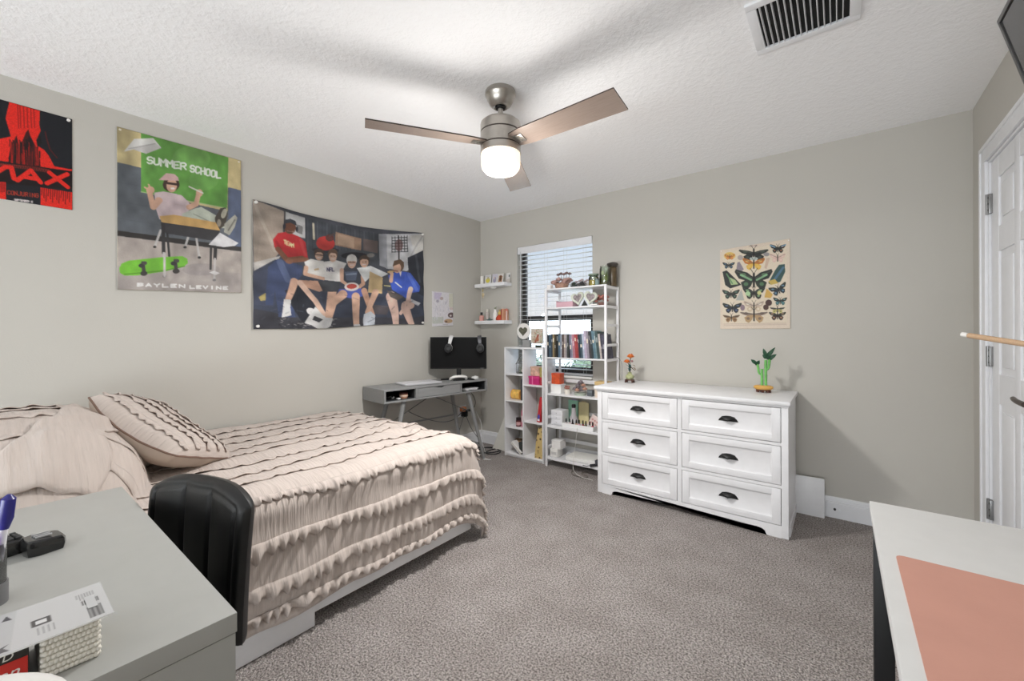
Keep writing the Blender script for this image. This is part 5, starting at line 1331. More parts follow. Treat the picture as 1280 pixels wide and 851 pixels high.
# ------------------------------------------------------------------ two floating shelves in the corner
def fshelf(label, z):
    t = thing('floating_shelf', label, 'shelf', (.235, 0, z), 0, 'floating corner shelves')
    bm = NB(); box(bm, -.205, -.13, -.036, .205, 0, 0, .002); mk('shelf_board', bm, FURN, t)
    bm = NB(); box(bm, -.19, -.002, -.03, .19, .0, -.006); mk('wall_cleat', bm, C(200, 200, 200), t)
    return t
FZ1, FZ2 = 1.728, 1.335
fu = fshelf('upper white floating shelf in the corner left of the window', FZ1); fshelf('lower white floating shelf in the corner left of the window', FZ2)
pk = thing('puck_light', 'small round white puck light under the upper floating shelf', 'light', (.24, -.06, FZ1-.036))
bm = NB(); lathe(bm, [(0, 0), (.034, 0), (.034, -.008), (.03, -.014), (0, -.015)], n=24); mk('housing', bm, CERW, pk)
bm = NB(); lathe(bm, [(0, -.0151), (.022, -.0151), (.02, -.018), (0, -.019)], n=20); mk('lens', bm, C(240, 240, 235, .2), pk)

def card(label, x, y, z, w_, h_, cvf, lean=-8, rz=0, name='photo_card'):
    cv = Canvas(36, 36, (230, 228, 226)); cvf(cv)
    t = thing(name, label, 'card', (x, y, z), rz)
    M = Matrix.Rotation(R(lean), 4, 'X')
    def fn(u, v):
        p = M @ Vector((-w_/2+w_*u, -.002, h_*(1-v))); return tuple(p), tuple(M @ Vector((0, -1, 0)))
    sheet('print', cv, fn, .002, PAPER, PRINT, t)
    return t
def art1(cv): cv.ell((.5, .6), .36, .26, (226, 214, 90)); cv.ell((.5, .35), .16, .16, (196, 186, 150)); cv.line([(.2, .15), (.8, .2)], .08, (206, 206, 214))
def art2(cv): cv.poly([(0, 0), (1, 0), (1, .4), (0, .5)], (214, 210, 222)); cv.ell((.5, .6), .3, .3, (170, 166, 186)); cv.ell((.4, .4), .12, .14, (226, 206, 190))
def art3(cv): cv.poly([(.2, .2), (.9, .3), (.8, 1), (.1, 1)], (186, 150, 120)); cv.ell((.5, .55), .2, .26, (96, 70, 56)); cv.ell((.52, .3), .22, .12, (120, 86, 64)); cv.poly([(0, 0), (1, 0), (1, .14), (0, .1)], (226, 222, 214))
def art4(cv): cv.ell((.75, .3), .14, .14, (90, 96, 96)); cv.poly([(0, .7), (1, .55), (1, 1), (0, 1)], (214, 206, 200))
candle = lambda: None
t = thing('white_candle', 'white pillar candle at the left end of the upper floating shelf', 'candle', (.085, -.07, FZ1))
bm = NB(); lathe(bm, [(0, 0), (.019, 0), (.019, .088), (.016, .092), (.006, .088), (0, .088)], n=20); mk('wax', bm, C(236, 234, 228), t)
bm = NB(); cyl(bm, (0, 0, .086), (.001, 0, .099), .0012, n=6); mk('wick', bm, C(60, 56, 50), t)
card('yellow figure card leaning second from left on the upper floating shelf', .165, -.07, FZ1, .085, .10, art1)
card('pale lilac photo card in the middle of the upper floating shelf', .248, -.055, FZ1, .075, .105, art2)
card('portrait photo card with brown hair on the upper floating shelf', .34, -.07, FZ1, .075, .10, art3)
card('white note card at the right end of the upper floating shelf', .405, -.025, FZ1, .055, .105, art4)
t = thing('hanging_charm', 'beaded charm hanging under the upper floating shelf', 'charm', (.15, -.128, FZ1-.036))
bm = NB(); tube(bm, [(0, 0, 0), (0, 0, -.05)], .0012, 5); mk('string', bm, C(150, 130, 90), t)
bm = NB(); [ball(bm, (0, 0, -.02-i*.013), .006+.001*(i % 2)) for i in range(3)]; mk('beads', bm, C(176, 160, 100), t)
bm = NB(); ball(bm, (0, 0, -.082), .022, (.8, .4, 1.1)); ball(bm, (0, 0, -.112), .010, (.8, .5, .8)); mk('pendant', bm, C(196, 178, 140), t)

def bottle(label, x, y, z, prof, body, capprof, capm, cat='bottle', name='bottle', grp=None, extra=None):
    t = thing(name, label, cat, (x, y, z), 0, grp)
    bm = NB(); lathe(bm, prof, n=20); mk('body', bm, body, t)
    bm = NB(); lathe(bm, capprof, n=16); mk('cap', bm, capm, t)
    if extra: bm = NB(); lathe(bm, extra[0], n=20); mk('label_band', bm, extra[1], t)
    return t
bottle('pink perfume bottle with a black cap on the lower floating shelf', .085, -.08, FZ2, [(0, 0), (.024, 0), (.026, .004), (.026, .055), (.012, .062), (0, .062)], C(216, 160, 150, .25), [(0, .062), (.013, .062), (.013, .092), (0, .093)], BLACK, name='perfume_bottle')
bottle('clear tall perfume bottle with a pale cap behind the pink bottle', .128, -.035, FZ2, [(0, 0), (.016, 0), (.017, .09), (.009, .098), (0, .098)], C(200, 190, 186, .2), [(0, .098), (.011, .098), (.011, .128), (0, .129)], C(222, 220, 210), name='perfume_bottle')
t = thing('small_dish', 'small dark green dish on the lower floating shelf', 'dish', (.205, -.09, FZ2))
bm = NB(); lathe(bm, [(0, 0), (.022, 0), (.034, .012), (.032, .013), (.02, .004), (0, .004)], n=24); mk('bowl', bm, C(90, 112, 110), t)
bm = NB(); ball(bm, (0, 0, .018), .014, (1, .8, 1)); mk('stone', bm, C(110, 130, 126), t)
t = thing('white_vase', 'white slender vase in the middle of the lower floating shelf', 'vase', (.275, -.075, FZ2))
bm = NB(); lathe(bm, [(0, 0), (.022, 0), (.03, .03), (.028, .07), (.016, .10), (.020, .118), (.017, .118), (.012, .10), (0, .02)], n=24); mk('vase_body', bm, CERW, t)
bm = NB(); [leaf(bm, (0, 0, .10), (.03*cos(a), .02*sin(a), .15), .012) for a in (0, 1.4, 2.9, 4.2)]; mk('sprig', bm, C(150, 160, 130), t)
t = thing('red_bird_figurine', 'orange red figurine with a yellow crest on the lower floating shelf', 'figurine', (.345, -.085, FZ2))
bm = NB(); lathe(bm, [(0, 0), (.034, 0), (.042, .012), (.036, .035), (.02, .055), (0, .06)], n=20); mk('robe', bm, C(196, 72, 40), t)
bm = NB(); ball(bm, (0, 0, .074), .02, (1, .9, 1)); mk('head', bm, C(222, 196, 110), t)
bm = NB(); [leaf(bm, (0, 0, .085), (.022*cos(a), .01*sin(a), .115), .012) for a in (.3, 1.5, 2.8)]; mk('crest', bm, C(206, 170, 70), t)
for i, (x, h_, c, lbl) in enumerate(((.388, .115, (150, 66, 48), 'thin dark red book at the left of the pair on the lower floating shelf'), (.402, .12, (206, 150, 120), 'thin peach book at the right of the pair on the lower floating shelf'))):
    t = thing('thin_book', lbl, 'book', (x, -.065, FZ2)); bm = NB(); box(bm, -.006, -.05, 0, .006, .05, h_, .001); mk('cover', bm, C(*c), t)
    bm = NB(); box(bm, -.0045, -.0485, .001, .0045, .0505, h_-.001+.002); mk('pages', bm, PAPER, t)
t = thing('pink_tube', 'pale pink slim tube at the right end of the lower floating shelf', 'tube', (.425, -.07, FZ2))
bm = NB(); lathe(bm, [(0, 0), (.008, 0), (.008, .095), (0, .096)], n=14); mk('tube_body', bm, C(226, 196, 186), t); bm = NB(); lathe(bm, [(0, .096), (.0085, .096), (.0085, .12), (0, .121)], n=14); mk('cap', bm, C(206, 120, 110), t)

# ------------------------------------------------------------------ white cube bookcase
cu_ = thing('cube_bookcase', 'white open two-column cube bookcase below the window', 'bookcase', (.758, -.13, 0))
KX0, KX1, KY0, KY1, KH = .528, .989, -.238, -.022, 1.065
def kb(bm, x0, y0, z0, x1, y1, z1, bev=.001): box(bm, x0-.758, y0+.13, z0, x1-.758, y1+.13, z1, bev)
KD = .757
bm = NB(); kb(bm, KX0, KY0, 0, KX0+.014, KY1, KH); kb(bm, KX1-.014, KY0, 0, KX1, KY1, KH); mk('side_panel', bm, FURN, cu_)
bm = NB(); kb(bm, KD-.007, KY0, .03, KD+.007, KY1, KH-.014); mk('divider', bm, FURN, cu_)
bm = NB(); kb(bm, KX0+.0142, KY0, KH-.014, KX1-.0142, KY1, KH); mk('top', bm, FURN, cu_)
bm = NB(); kb(bm, KX0+.0142, KY0, .016, KX1-.0142, KY1, .030); kb(bm, KX0+.0142, KY0+.01, 0, KX1-.0142, KY0+.02, .016); mk('bottom', bm, FURN, cu_)
C1 = (.806, .548, .290); C2 = (.714, .367)
for z in C1: bm = NB(); kb(bm, KX0+.0142, KY0, z-.014, KD-.0072, KY1, z); mk('shelf', bm, FURN, cu_)
for z in C2: bm = NB(); kb(bm, KD+.0072, KY0, z-.014, KX1-.0142, KY1, z); mk('shelf', bm, FURN, cu_)

# on top of the bookcase
t = thing('heart_frame', 'round white frame with a dark heart picture on top of the cube bookcase', 'frame', (.69, -.11, KH))
bm = NB(); n = 40; hp = []
for i in range(n):
    a = 2*pi*i/n; hp.append((.052*(16*sin(a)**3)/16, .050*(13*cos(a)-5*cos(2*a)-2*cos(3*a)-cos(4*a))/16))
Mh = Matrix.Translation((-.015, 0, .155)) @ Matrix.Rotation(R(90), 4, 'X')
lathe(bm, [(0, -.008), (.074, -.008), (.080, -.003), (.080, .008), (.074, .013), (0, .013)], n=36, M=Mh); mk('frame_body', bm, CERW, t)
cvh = None
bm = NB(); prism(bm, hp, lambda a, b, c: Vector((a-.015, -.0145+c, b+.157)), .002); mk('heart_picture', bm, mat('heart_photo', (96, 96, 82), .5, noise_amt=.6, noise_scale=60), t)
bm = NB(); box(bm, -.02, -.018, 0, .06, .03, .07, .006); mk('grey_block', bm, C(150, 150, 150, .8), t)
t = thing('floral_sign', 'floral picture block with a reddish bird on top of the cube bookcase', 'picture', (.845, -.12, KH+.041))
cv = Canvas(50, 50, (206, 196, 180))
r_ = random.Random(5)
for i in range(60): cv.ell((r_.random(), r_.random()), r_.uniform(.03, .08), r_.uniform(.03, .08), r_.choice([(150, 160, 120), (216, 200, 186), (190, 150, 130), (170, 170, 140), (230, 224, 214)]), .8)
cv.line([(.4, .9), (.62, .45)], .14, (160, 84, 66)); cv.ell((.55, .75), .14, .14, (176, 110, 84))
sheet('print', cv, lambda u, v: ((-.068+.136*u, -.012, .138*(1-v)), (0, -1, 0)), .012, PAPER, PRINT, t)
bm = NB(); box(bm, -.066, .0, .0, .066, .012, .136); mk('backing', bm, C(200, 180, 150), t)
t = thing('low_black_rack', 'small low black wire rack on top of the cube bookcase', 'rack', (.862, -.12, KH))
bm = NB(); tube(bm, [(-.06, -.06, .002), (-.06, -.06, .038), (.075, -.06, .038), (.075, -.06, .002)], .0022, 6); tube(bm, [(-.06, .04, .002), (-.06, .04, .038), (.075, .04, .038), (.075, .04, .002)], .0022, 6)
for x in (-.06, .0, .075): tube(bm, [(x, -.06, .038), (x, .04, .038)], .0022, 6)
mk('wire_frame', bm, BLACKM, t); bm = NB(); box(bm, -.01, -.05, 0, .045, -.02, .022, .004); mk('dark_stone', bm, C(44, 50, 40), t)

# column one
t = thing('house_lantern', 'small grey wire house lantern with plants in the top left cube', 'lantern', (.681, -.13, C1[0]))
bm = NB(); e = .004
for s in (-1, 1):
    for y in (-.04, .04): tube(bm, [(s*.05, y, .002), (s*.05, y, .10)], e, 6); tube(bm, [(s*.062, y, .09), (0, y, .175)], e, 6)
    tube(bm, [(s*.05, -.04, .10), (s*.05, .04, .10)], e, 6)
tube(bm, [(0, -.04, .175), (0, .04, .175)], e, 6); tube(bm, [(-.05, -.04, .10), (.05, -.04, .10)], e, 6)
mk('house_frame', bm, C(120, 120, 120), t)
bm = NB(); box(bm, -.052, -.042, 0, .052, .042, .008, .002); mk('base', bm, C(90, 96, 88), t)
bm = NB(); r_ = random.Random(8); [leaf(bm, (r_.uniform(-.035, .035), r_.uniform(-.02, .02), .008), (r_.uniform(-.045, .045), r_.uniform(-.03, .03), r_.uniform(.03, .075)), .016) for _ in range(24)]; mk('succulents', bm, C(120, 128, 116), t)
bm = NB(); ball(bm, (.01, -.02, .03), .018); ball(bm, (.012, -.022, .056), .012); mk('rabbit', bm, C(220, 206, 200), t)
t = thing('round_tin', 'yellow and orange tin lying in the second left cube', 'tin', (.62, -.14, C1[1]))
bm = NB(); cyl(bm, (-.05, 0, .048), (.045, 0, .048), .047, n=28); mk('tin_body', bm, mat('yellow_print', (232, 186, 96), .5, noise_amt=.25, noise_scale=30), t)
bm = NB(); cyl(bm, (-.055, 0, .048), (-.048, 0, .048), .049, n=28); cyl(bm, (.044, 0, .048), (.05, 0, .048), .049, n=28); mk('rim', bm, C(226, 160, 80), t)
t = thing('dark_bottle', 'tall dark grey bottle in the second left cube', 'bottle', (.705, -.16, C1[1]))
bm = NB(); lathe(bm, [(0, 0), (.026, 0), (.028, .005), (.028, .20), (.02, .212), (0, .212)], n=22); mk('body', bm, C(64, 64, 68, .4), t); bm = NB(); lathe(bm, [(0, .212), (.018, .212), (.018, .235), (0, .236)], n=18); mk('cap', bm, C(210, 210, 210), t)
bottle('pink tall spray can in the third left cube', .715, -.165, C1[2], [(0, 0), (.026, 0), (.028, .006), (.028, .155), (.018, .17), (0, .17)], C(206, 120, 140, .4), [(0, .17), (.02, .17), (.02, .20), (.014, .206), (0, .206)], C(150, 50, 70), 'can', 'spray_can', None, ([(.0283, .05), (.0287, .052), (.0287, .11), (.0283, .112)], C(230, 200, 206)))
bottle('short dark maroon jar left of the pink can in the third left cube', .655, -.175, C1[2], [(0, 0), (.024, 0), (.026, .005), (.026, .06), (0, .06)], C(96, 40, 46, .4), [(0, .06), (.024, .06), (.024, .085), (0, .086)], C(40, 30, 32), 'jar', 'small_jar', None, ([(.0263, .015), (.0267, .016), (.0267, .045), (.0263, .046)], C(190, 150, 150)))
t = thing('round_basket', 'round brown wicker basket in the bottom left cube', 'basket', (.632, -.09, .0305))
bm = NB()
for k in range(7): 
    rr = .05+.022*k/6; tube(bm, [(rr*cos(2*pi*i/28), rr*.62*sin(2*pi*i/28), .006+k*.0155) for i in range(28)], .0085, 6, loop=True)
mk('wicker', bm, mat('wicker', (150, 118, 86), .8, noise_amt=.3, noise_scale=90), t); bm = NB(); lathe(bm, [(0, .002), (.05, .002), (.066, .10), (0, .10)], n=24, M=Matrix.Diagonal((1, .62, 1, 1))); mk('lining', bm, C(70, 58, 46), t)
t = thing('dark_pouch', 'dark fabric pouch beside the basket in the bottom left cube', 'pouch', (.715, -.175, .0305))
bm = NB(); box(bm, -.028, -.03, 0, .024, .03, .12, .012, Matrix.Rotation(R(-8), 4, 'Y'), seg=3); mk('pouch_body', bm, C(52, 54, 52, .8), t); bm = NB(); tube(bm, [(-.02, 0, .12), (-.01, 0, .16), (.005, 0, .16), (.01, 0, .115)], .003, 6, smooth=2); mk('strap', bm, C(40, 40, 40), t)
t = thing('leaning_white_book', 'white book lying tilted against the wall of the bottom left cube', 'book', (.635, -.195, .0305))
bm = NB(); M = Matrix.Translation((.075, 0, .004)) @ Matrix.Rotation(R(39), 4, 'Y'); box(bm, -.150, -.03, 0, .0, .05, .004, .001, M); box(bm, -.150, -.03, .018, .0, .05, .022, .001, M); mk('cover', bm, C(232, 230, 228), t)
bm = NB(); box(bm, -.147, -.028, .0045, -.003, .048, .0175, 0, M); mk('pages', bm, C(210, 205, 196), t)

# column two
t = thing('magenta_gift_box', 'magenta box in the upper right cube under a photo box', 'box', (.855, -.15, C2[0]))
bm = NB(); box(bm, -.058, -.05, 0, .062, .05, .075, .003); mk('box_body', bm, C(188, 40, 110, .4), t); bm = NB(); box(bm, -.061, -.053, .058, .065, .053, .08, .003); mk('lid', bm, C(198, 52, 120, .4), t); bm = NB(); box(bm, -.018, -.0542, .0, -.008, .0542, .0812); mk('ribbon', bm, C(226, 120, 170), t)
t = thing('photo_box', 'pinkish tan photo printed box on top of the magenta box', 'box', (.855, -.14, C2[0]+.0815))
bm = NB(); box(bm, -.05, -.04, 0, .045, .04, .085, .003); mk('box_body', bm, mat('photo_print', (206, 168, 150), .5, noise_amt=.4, noise_scale=28), t); bm = NB(); box(bm, -.052, -.042, .07, .047, .042, .088, .002); mk('lid', bm, C(196, 160, 140), t)
t = thing('tan_carton', 'olive and tan tall carton at the right side of the upper right cube', 'box', (.945, -.15, C2[0]))
bm = NB(); box(bm, -.022, -.05, 0, .028, .05, .075, .002); mk('lower_carton', bm, C(170, 44, 60), t); bm = NB(); box(bm, -.022, -.05, .0755, .028, .05, .165, .002); mk('upper_carton', bm, mat('olive_print', (170, 156, 96), .5, noise_amt=.3, noise_scale=30), t)
t = thing('red_book', 'red book with a blue and white emblem standing in the middle right cube', 'book', (.915, -.135, C2[1]+.004))
bm = NB(); M = Matrix.Rotation(R(9), 4, 'Y'); box(bm, -.018, -.08, 0.0, .016, .08, .235, .002, M); mk('cover', bm, C(190, 50, 56), t)
bm = NB(); prism(bm, [(.0, .02), (.014, .05), (.0, .08), (-.013, .06), (-.013, .035)], lambda a, b, c: M @ Vector((a, -.0815+c, b)), .001); mk('emblem', bm, C(70, 80, 170), t); bm = NB(); box(bm, -.012, -.082, .012, .014, -.0805, .03, 0, M); mk('white_band', bm, C(226, 222, 226), t)
bm = NB(); box(bm, -.016, -.079, .002, .014, .081, .233, 0, M); mk('pages', bm, PAPER, t)
t = thing('pink_card', 'pale pink card lying on the edge of the middle right cube shelf', 'card', (.93, -.18, C2[0]-.045))
bpy.data.objects.remove(t)
t = thing('leopard_bag', 'gold and brown leopard print bag standing in the bottom right cube', 'bag', (.915, -.12, .0305))
bm = NB(); M = Matrix.Rotation(R(4), 4, 'Y'); A = [(-.045, -.09), (.045, -.09), (.045, .085), (-.045, .085)]
r0 = [bm.verts.new((x, y, 0)) for x, y in A]; r1 = [bm.verts.new(M @ Vector((x*.95, y*.95, .16))) for x, y in A]; r2 = [bm.verts.new(M @ Vector((x*.55, y*.9, .285))) for x, y in A]
ring_faces(bm, [r0, r1, r2])
vm = bpy.data.materials.new('leopard_print'); vm.use_nodes = True; nt_ = vm.node_tree; vo = nt_.nodes.new('ShaderNodeTexVoronoi'); vo.inputs['Scale'].default_value = 34; tcv = nt_.nodes.new('ShaderNodeTexCoord'); rv = nt_.nodes.new('ShaderNodeValToRGB')
rv.color_ramp.elements[0].color = (*lin((96, 72, 48)), 1); rv.color_ramp.elements[0].position = .28; rv.color_ramp.elements[1].color = (*lin((206, 180, 120)), 1); rv.color_ramp.elements[1].position = .45
nt_.links.new(tcv.outputs['Object'], vo.inputs['Vector']); nt_.links.new(vo.outputs['Distance'], rv.inputs[0]); nt_.links.new(rv.outputs[0], nt_.nodes['Principled BSDF'].inputs['Base Color']); nt_.nodes['Principled BSDF'].inputs['Roughness'].default_value = .5
mk('bag_body', bm, vm, t, 30); bm = NB(); tube(bm, [M @ Vector((0, -.05, .28)), M @ Vector((0, -.04, .315)), M @ Vector((0, .03, .315)), M @ Vector((0, .04, .28))], .004, 8, smooth=2); mk('strap', bm, C(90, 66, 44), t)

# ------------------------------------------------------------------ white ladder shelf
ls = thing('ladder_shelf', 'tall white six-tier slatted shelf rack in front of the window', 'shelf', (1.33, -.145, 0))
lx, ly = 1.33, -.145; LX0, LX1, LY0, LY1 = 1.030, 1.632, -.270, -.020
def lb_(bm, x0, y0, z0, x1, y1, z1, bev=.001): box(bm, x0-lx, y0-ly, z0, x1-lx, y1-ly, z1, bev)
for x in (LX0, LX1-.02):
    for y in (LY0, LY1-.016):
        bm = NB(); lb_(bm, x, y, 0, x+.02, y+.016, 1.60 if y == LY0 else 1.598); mk('post', bm, FURN, ls)
LZ = (1.60, 1.43, .985, .655, .372, .085)
for i, z in enumerate(LZ):
    bm = NB()
    if i < 4: lb_(bm, LX0+.0202, LY0+.003, z-.012, LX1-.0202, LY1-.003, z)
    else:
        lb_(bm, LX0+.0202, LY0+.001, z-.02, LX1-.0202, LY0+.018, z); n = 26
        for k in range(n): 
            a = LX0+.0202+(LX1-LX0-.0404)*k/n; lb_(bm, a+.0035, LY0+.0185, z-.012, a+(LX1-LX0-.0404)/n-.0035, LY1-.02, z-.001, 0)
        lb_(bm, LX0+.0202, LY1-.019, z-.02, LX1-.0202, LY1-.003, z)
    mk('shelf', bm, FURN, ls)
for z in (1.592, 1.43, 1.275, 1.11, .985, .76, .655, .45, .37, .18, .084):
    for x in (LX0+.003, LX1-.017):
        bm = NB(); lb_(bm, x, LY0+.0162, z-.022, x+.014, LY1-.0162, z+.0); mk('side_rail', bm, FURN, ls)
for z in (.47, .20, .76):
    bm = NB(); lb_(bm, LX0+.0202, LY1-.014, z-.02, LX1-.0202, LY1-.004, z+.012); mk('back_rail', bm, FURN, ls)

# books on the third tier
BK = [((40, 48, 64), 'dark navy'), ((58, 92, 116), 'steel blue'), ((52, 74, 92), 'slate blue'), ((150, 124, 74), 'tan gold'), ((70, 60, 40), 'dark olive brown'), ((34, 40, 38), 'black green'), ((74, 110, 140), 'mid blue'),
      ((150, 160, 176), 'pale grey blue'), ((92, 66, 60), 'brown'), ((170, 156, 150), 'beige grey'), ((160, 150, 160), 'pale mauve'), ((66, 72, 70), 'charcoal green'), ((120, 116, 150), 'dusty violet'), ((150, 150, 170), 'lavender grey'), ((196, 110, 130), 'rose pink'),
      ((206, 60, 60), 'bright red'), ((190, 56, 58), 'crimson red'), ((46, 60, 76), 'deep blue grey'), ((64, 92, 110), 'blue grey'), ((176, 190, 216), 'light sky blue'), ((186, 166, 196), 'lilac'), ((150, 140, 156), 'greyed purple'), ((70, 70, 70), 'charcoal'),
      ((48, 64, 72), 'dark teal'), ((86, 130, 150), 'teal blue'), ((110, 150, 160), 'pale teal'), ((60, 86, 86), 'deep green'), ((196, 180, 174), 'cream pink'), ((64, 62, 84), 'dark purple patterned'), ((72, 68, 92), 'dusky purple spotted')]
BK = [(tuple(int(v*.66+.34*sum(c)/3-6) for v in c), nm) for c, nm in BK]
x = LX0+.0215; r_ = random.Random(21); wds = []
for i in range(len(BK)): wds.append(r_.uniform(.013, .022))
sc_ = (.555)/sum(wds)
for i, (c, nm) in enumerate(BK):
    wdt = wds[i]*sc_; h_ = (.205 if i < 20 else .232 if i < 27 else .21)+r_.uniform(-.006, .004); dp = r_.uniform(.13, .15)
    lean_ = 0 if i < 12 else (-4 if i < 22 else -7)
    if i == 12: x += .012
    if i == 22: x += .008
    sfx = ('leftmost' if i == 0 else 'rightmost' if i == len(BK)-1 else 'number %d from the left' % (i+1))
    t = thing('book', '%s book, %s in the row on the rack' % (nm, sfx), 'book', (x+wdt/2, -.19, LZ[2]), 0, 'books in a row on the white rack')
    M = Matrix.Translation((-wdt/2 if lean_ else 0, 0, 0)) @ Matrix.Rotation(R(lean_), 4, 'Y') @ Matrix.Translation((wdt/2 if lean_ else 0, 0, 0))
    bm = NB(); box(bm, -wdt/2+.0003, -dp/2, 0, wdt/2-.0003, -dp/2+.003, h_, .0008, M); box(bm, -wdt/2+.0003, -dp/2+.003, 0, -wdt/2+.0016, dp/2, h_, 0, M); box(bm, wdt/2-.0016, -dp/2+.003, 0, wdt/2-.0003, dp/2, h_, 0, M)
    mk('cover', bm, mat('book_'+nm.replace(' ', '_'), c, .55, noise_amt=.18 if i < 28 else .6, noise_scale=40), t)
    bm = NB(); box(bm, -wdt/2+.0017, -dp/2+.003, .002, wdt/2-.0017, dp/2-.002, h_-.003, 0, M); mk('pages', bm, C(224, 216, 200, .9), t)
    bm = NB(); k = r_.uniform(.35, .75); cc = tuple(min(255, int(v*.55+110)) for v in c) if i % 3 else (226, 214, 190)
    box(bm, -wdt*.28, -dp/2-.0004, h_*k, wdt*.28, -dp/2+.001, h_*(k+r_.uniform(.08, .2)), 0, M); mk('spine_title', bm, C(*cc), t)
    x += wdt
# a flat stack on the upright books
t = thing('flat_books', 'grey book lying flat on top of the upright books', 'book', (1.36, -.19, LZ[2]+.237))
bpy.data.objects.remove(t)

# top tier
def rose(bm, c, r, mi=0, seed=0):
    rr = random.Random(seed); c = Vector(c)
    for k in range(11):
        a = k*2.4; d = r*(.25+.75*k/10); zt = r*(.75-.55*k/10)
        b = c+Vector((cos(a)*d*.4, sin(a)*d*.4, -r*.2)); leaf(bm, b, c+Vector((cos(a)*d, sin(a)*d, zt)), r*.95, (0, 0, 1), -.25, mi, 3)
    ball(bm, c, r*.35, mi=mi, u=8, v=6)
t = thing('rose_basket', 'basket of dusty pink dried roses at the left of the top tier', 'flowers', (1.13, -.14, LZ[0]))
bm = NB(); lathe(bm, [(0, 0), (.05, 0), (.068, .05), (.064, .052), (.045, .006), (0, .006)], n=22); mk('basket', bm, mat('brown_wicker', (170, 134, 116), .8, noise_amt=.4, noise_scale=90), t)
bm = NB(); r_ = random.Random(4)
for k in range(15): rose(bm, (r_.uniform(-.085, .085), r_.uniform(-.05, .04), r_.uniform(.045, .085)), .036, seed=k)
mk('roses', bm, C(186, 150, 142, .7), t)
bm = NB()
for k in range(5): tube(bm, [(-.02+k*.022, 0, .07), (-.03+k*.03, -.01, .135)], .002, 6); rose(bm, (-.03+k*.03, -.01, .132+.008*(k % 2)), .024, seed=k+30)
mk('tall_roses', bm, C(136, 114, 112, .7), t)
t = thing('white_box', 'small white box at the left edge of the top tier', 'box', (1.058, -.225, LZ[0]))
bm = NB(); box(bm, -.02, -.02, 0, .02, .02, .036, .002); mk('box_body', bm, C(232, 228, 226), t); bm = NB(); box(bm, -.021, -.021, .028, .021, .021, .038, .002); mk('lid', bm, C(240, 236, 234), t)
for i, (x_, s_, c, lbl) in enumerate(((1.275, .032, (86, 96, 84), 'dark green succulent in a bowl on the top tier, left of two'), (1.355, .034, (96, 92, 92), 'dark grey green succulent in a bowl on the top tier, right of two'))):
    t = thing('succulent', lbl, 'plant', (x_, -.17, LZ[0]), 0, 'succulents on the top tier')
    bm = NB(); lathe(bm, [(0, 0), (.022, 0), (.034, .022), (.030, .023), (0, .018)], n=20); mk('bowl', bm, C(70, 74, 72), t)
    bm = NB()
    for k in range(26):
        a = k*2.4; d = .012+.0016*k; leaf(bm, (cos(a)*d*.3, sin(a)*d*.3, .018), (cos(a)*d*1.1, sin(a)*d*1.1, .060-.0013*k), .019, n=3)
    mk('rosette', bm, C(*c), t)
t = thing('pale_roses', 'low bunch of pale mauve roses behind the succulents on the top tier', 'flowers', (1.335, -.08, LZ[0]))
bm = NB(); [rose(bm, (-.085+k*.028, .01*(k % 2), .062+.008*(k % 3)), .02, seed=k+70) for k in range(7)]; mk('blossoms', bm, C(206, 190, 192, .7), t); bm = NB(); lathe(bm, [(0, 0), (.06, 0), (.085, .05), (0, .05)], n=20, M=Matrix.Diagonal((1, .5, 1, 1))); mk('pot', bm, C(214, 208, 206), t)
t = thing('glass_jar', 'glass jar with a green lid and yellow filling on the top tier', 'jar', (1.462, -.16, LZ[0]))
bm = NB(); lathe(bm, [(0, .001), (.036, .001), (.042, .008), (.042, .078), (.034, .088), (.034, .096)], n=26); mk('glass', bm, JAR, t)
bm = NB(); lathe(bm, [(0, .004), (.038, .004), (.038, .055), (0, .058)], n=22); mk('filling', bm, C(206, 176, 90), t); bm = NB(); lathe(bm, [(0, .094), (.044, .094), (.044, .108), (0, .11)], n=26); mk('lid', bm, C(120, 136, 118), t)
t = thing('small_tin', 'small grey green tin right of the yellow jar on the top tier', 'tin', (1.515, -.20, LZ[0]))
bm = NB(); lathe(bm, [(0, 0), (.018, 0), (.018, .05), (0, .05)], n=18); mk('tin_body', bm, C(120, 140, 136), t); bm = NB(); lathe(bm, [(0, .05), (.019, .05), (.019, .06), (0, .061)], n=18); mk('lid', bm, C(90, 96, 94), t)
t = thing('terrarium_jar', 'tall glass jar with green moss and a pale bird on the top tier', 'jar', (1.56, -.14, LZ[0]))
bm = NB(); lathe(bm, [(0, .001), (.042, .001), (.046, .008), (.046, .145), (.040, .158), (.042, .17), (.039, .17)], n=28); mk('glass', bm, JAR, t)
bm = NB(); lathe(bm, [(0, .004), (.042, .004), (.042, .03), (.02, .045), (0, .048)], n=22); mk('moss', bm, C(110, 104, 62), t)
bm = NB(); r_ = random.Random(2); [leaf(bm, (r_.uniform(-.02, .02), r_.uniform(-.02, .02), .035), (r_.uniform(-.036, .036), r_.uniform(-.03, .03), r_.uniform(.07, .13)), .014) for _ in range(22)]; mk('leaves', bm, C(150, 160, 70), t)
bm = NB(); ball(bm, (-.01, -.025, .11), .016, (.8, .7, 1.3)); mk('pale_bird', bm, C(226, 226, 190), t)
t = thing('dark_lidded_jar', 'dark brown tall jar with a flared lid at the right end of the top tier', 'jar', (1.60, -.08, LZ[0]))
bm = NB(); lathe(bm, [(0, 0), (.034, 0), (.038, .006), (.038, .15), (.03, .162), (0, .162)], n=24); mk('jar_body', bm, mat('brown_glaze', (84, 70, 48), .35, noise_amt=.3, noise_scale=40), t); bm = NB(); lathe(bm, [(0, .162), (.036, .162), (.050, .185), (.046, .196), (.02, .205), (0, .206)], n=24); mk('lid', bm, C(60, 54, 48, .35), t)

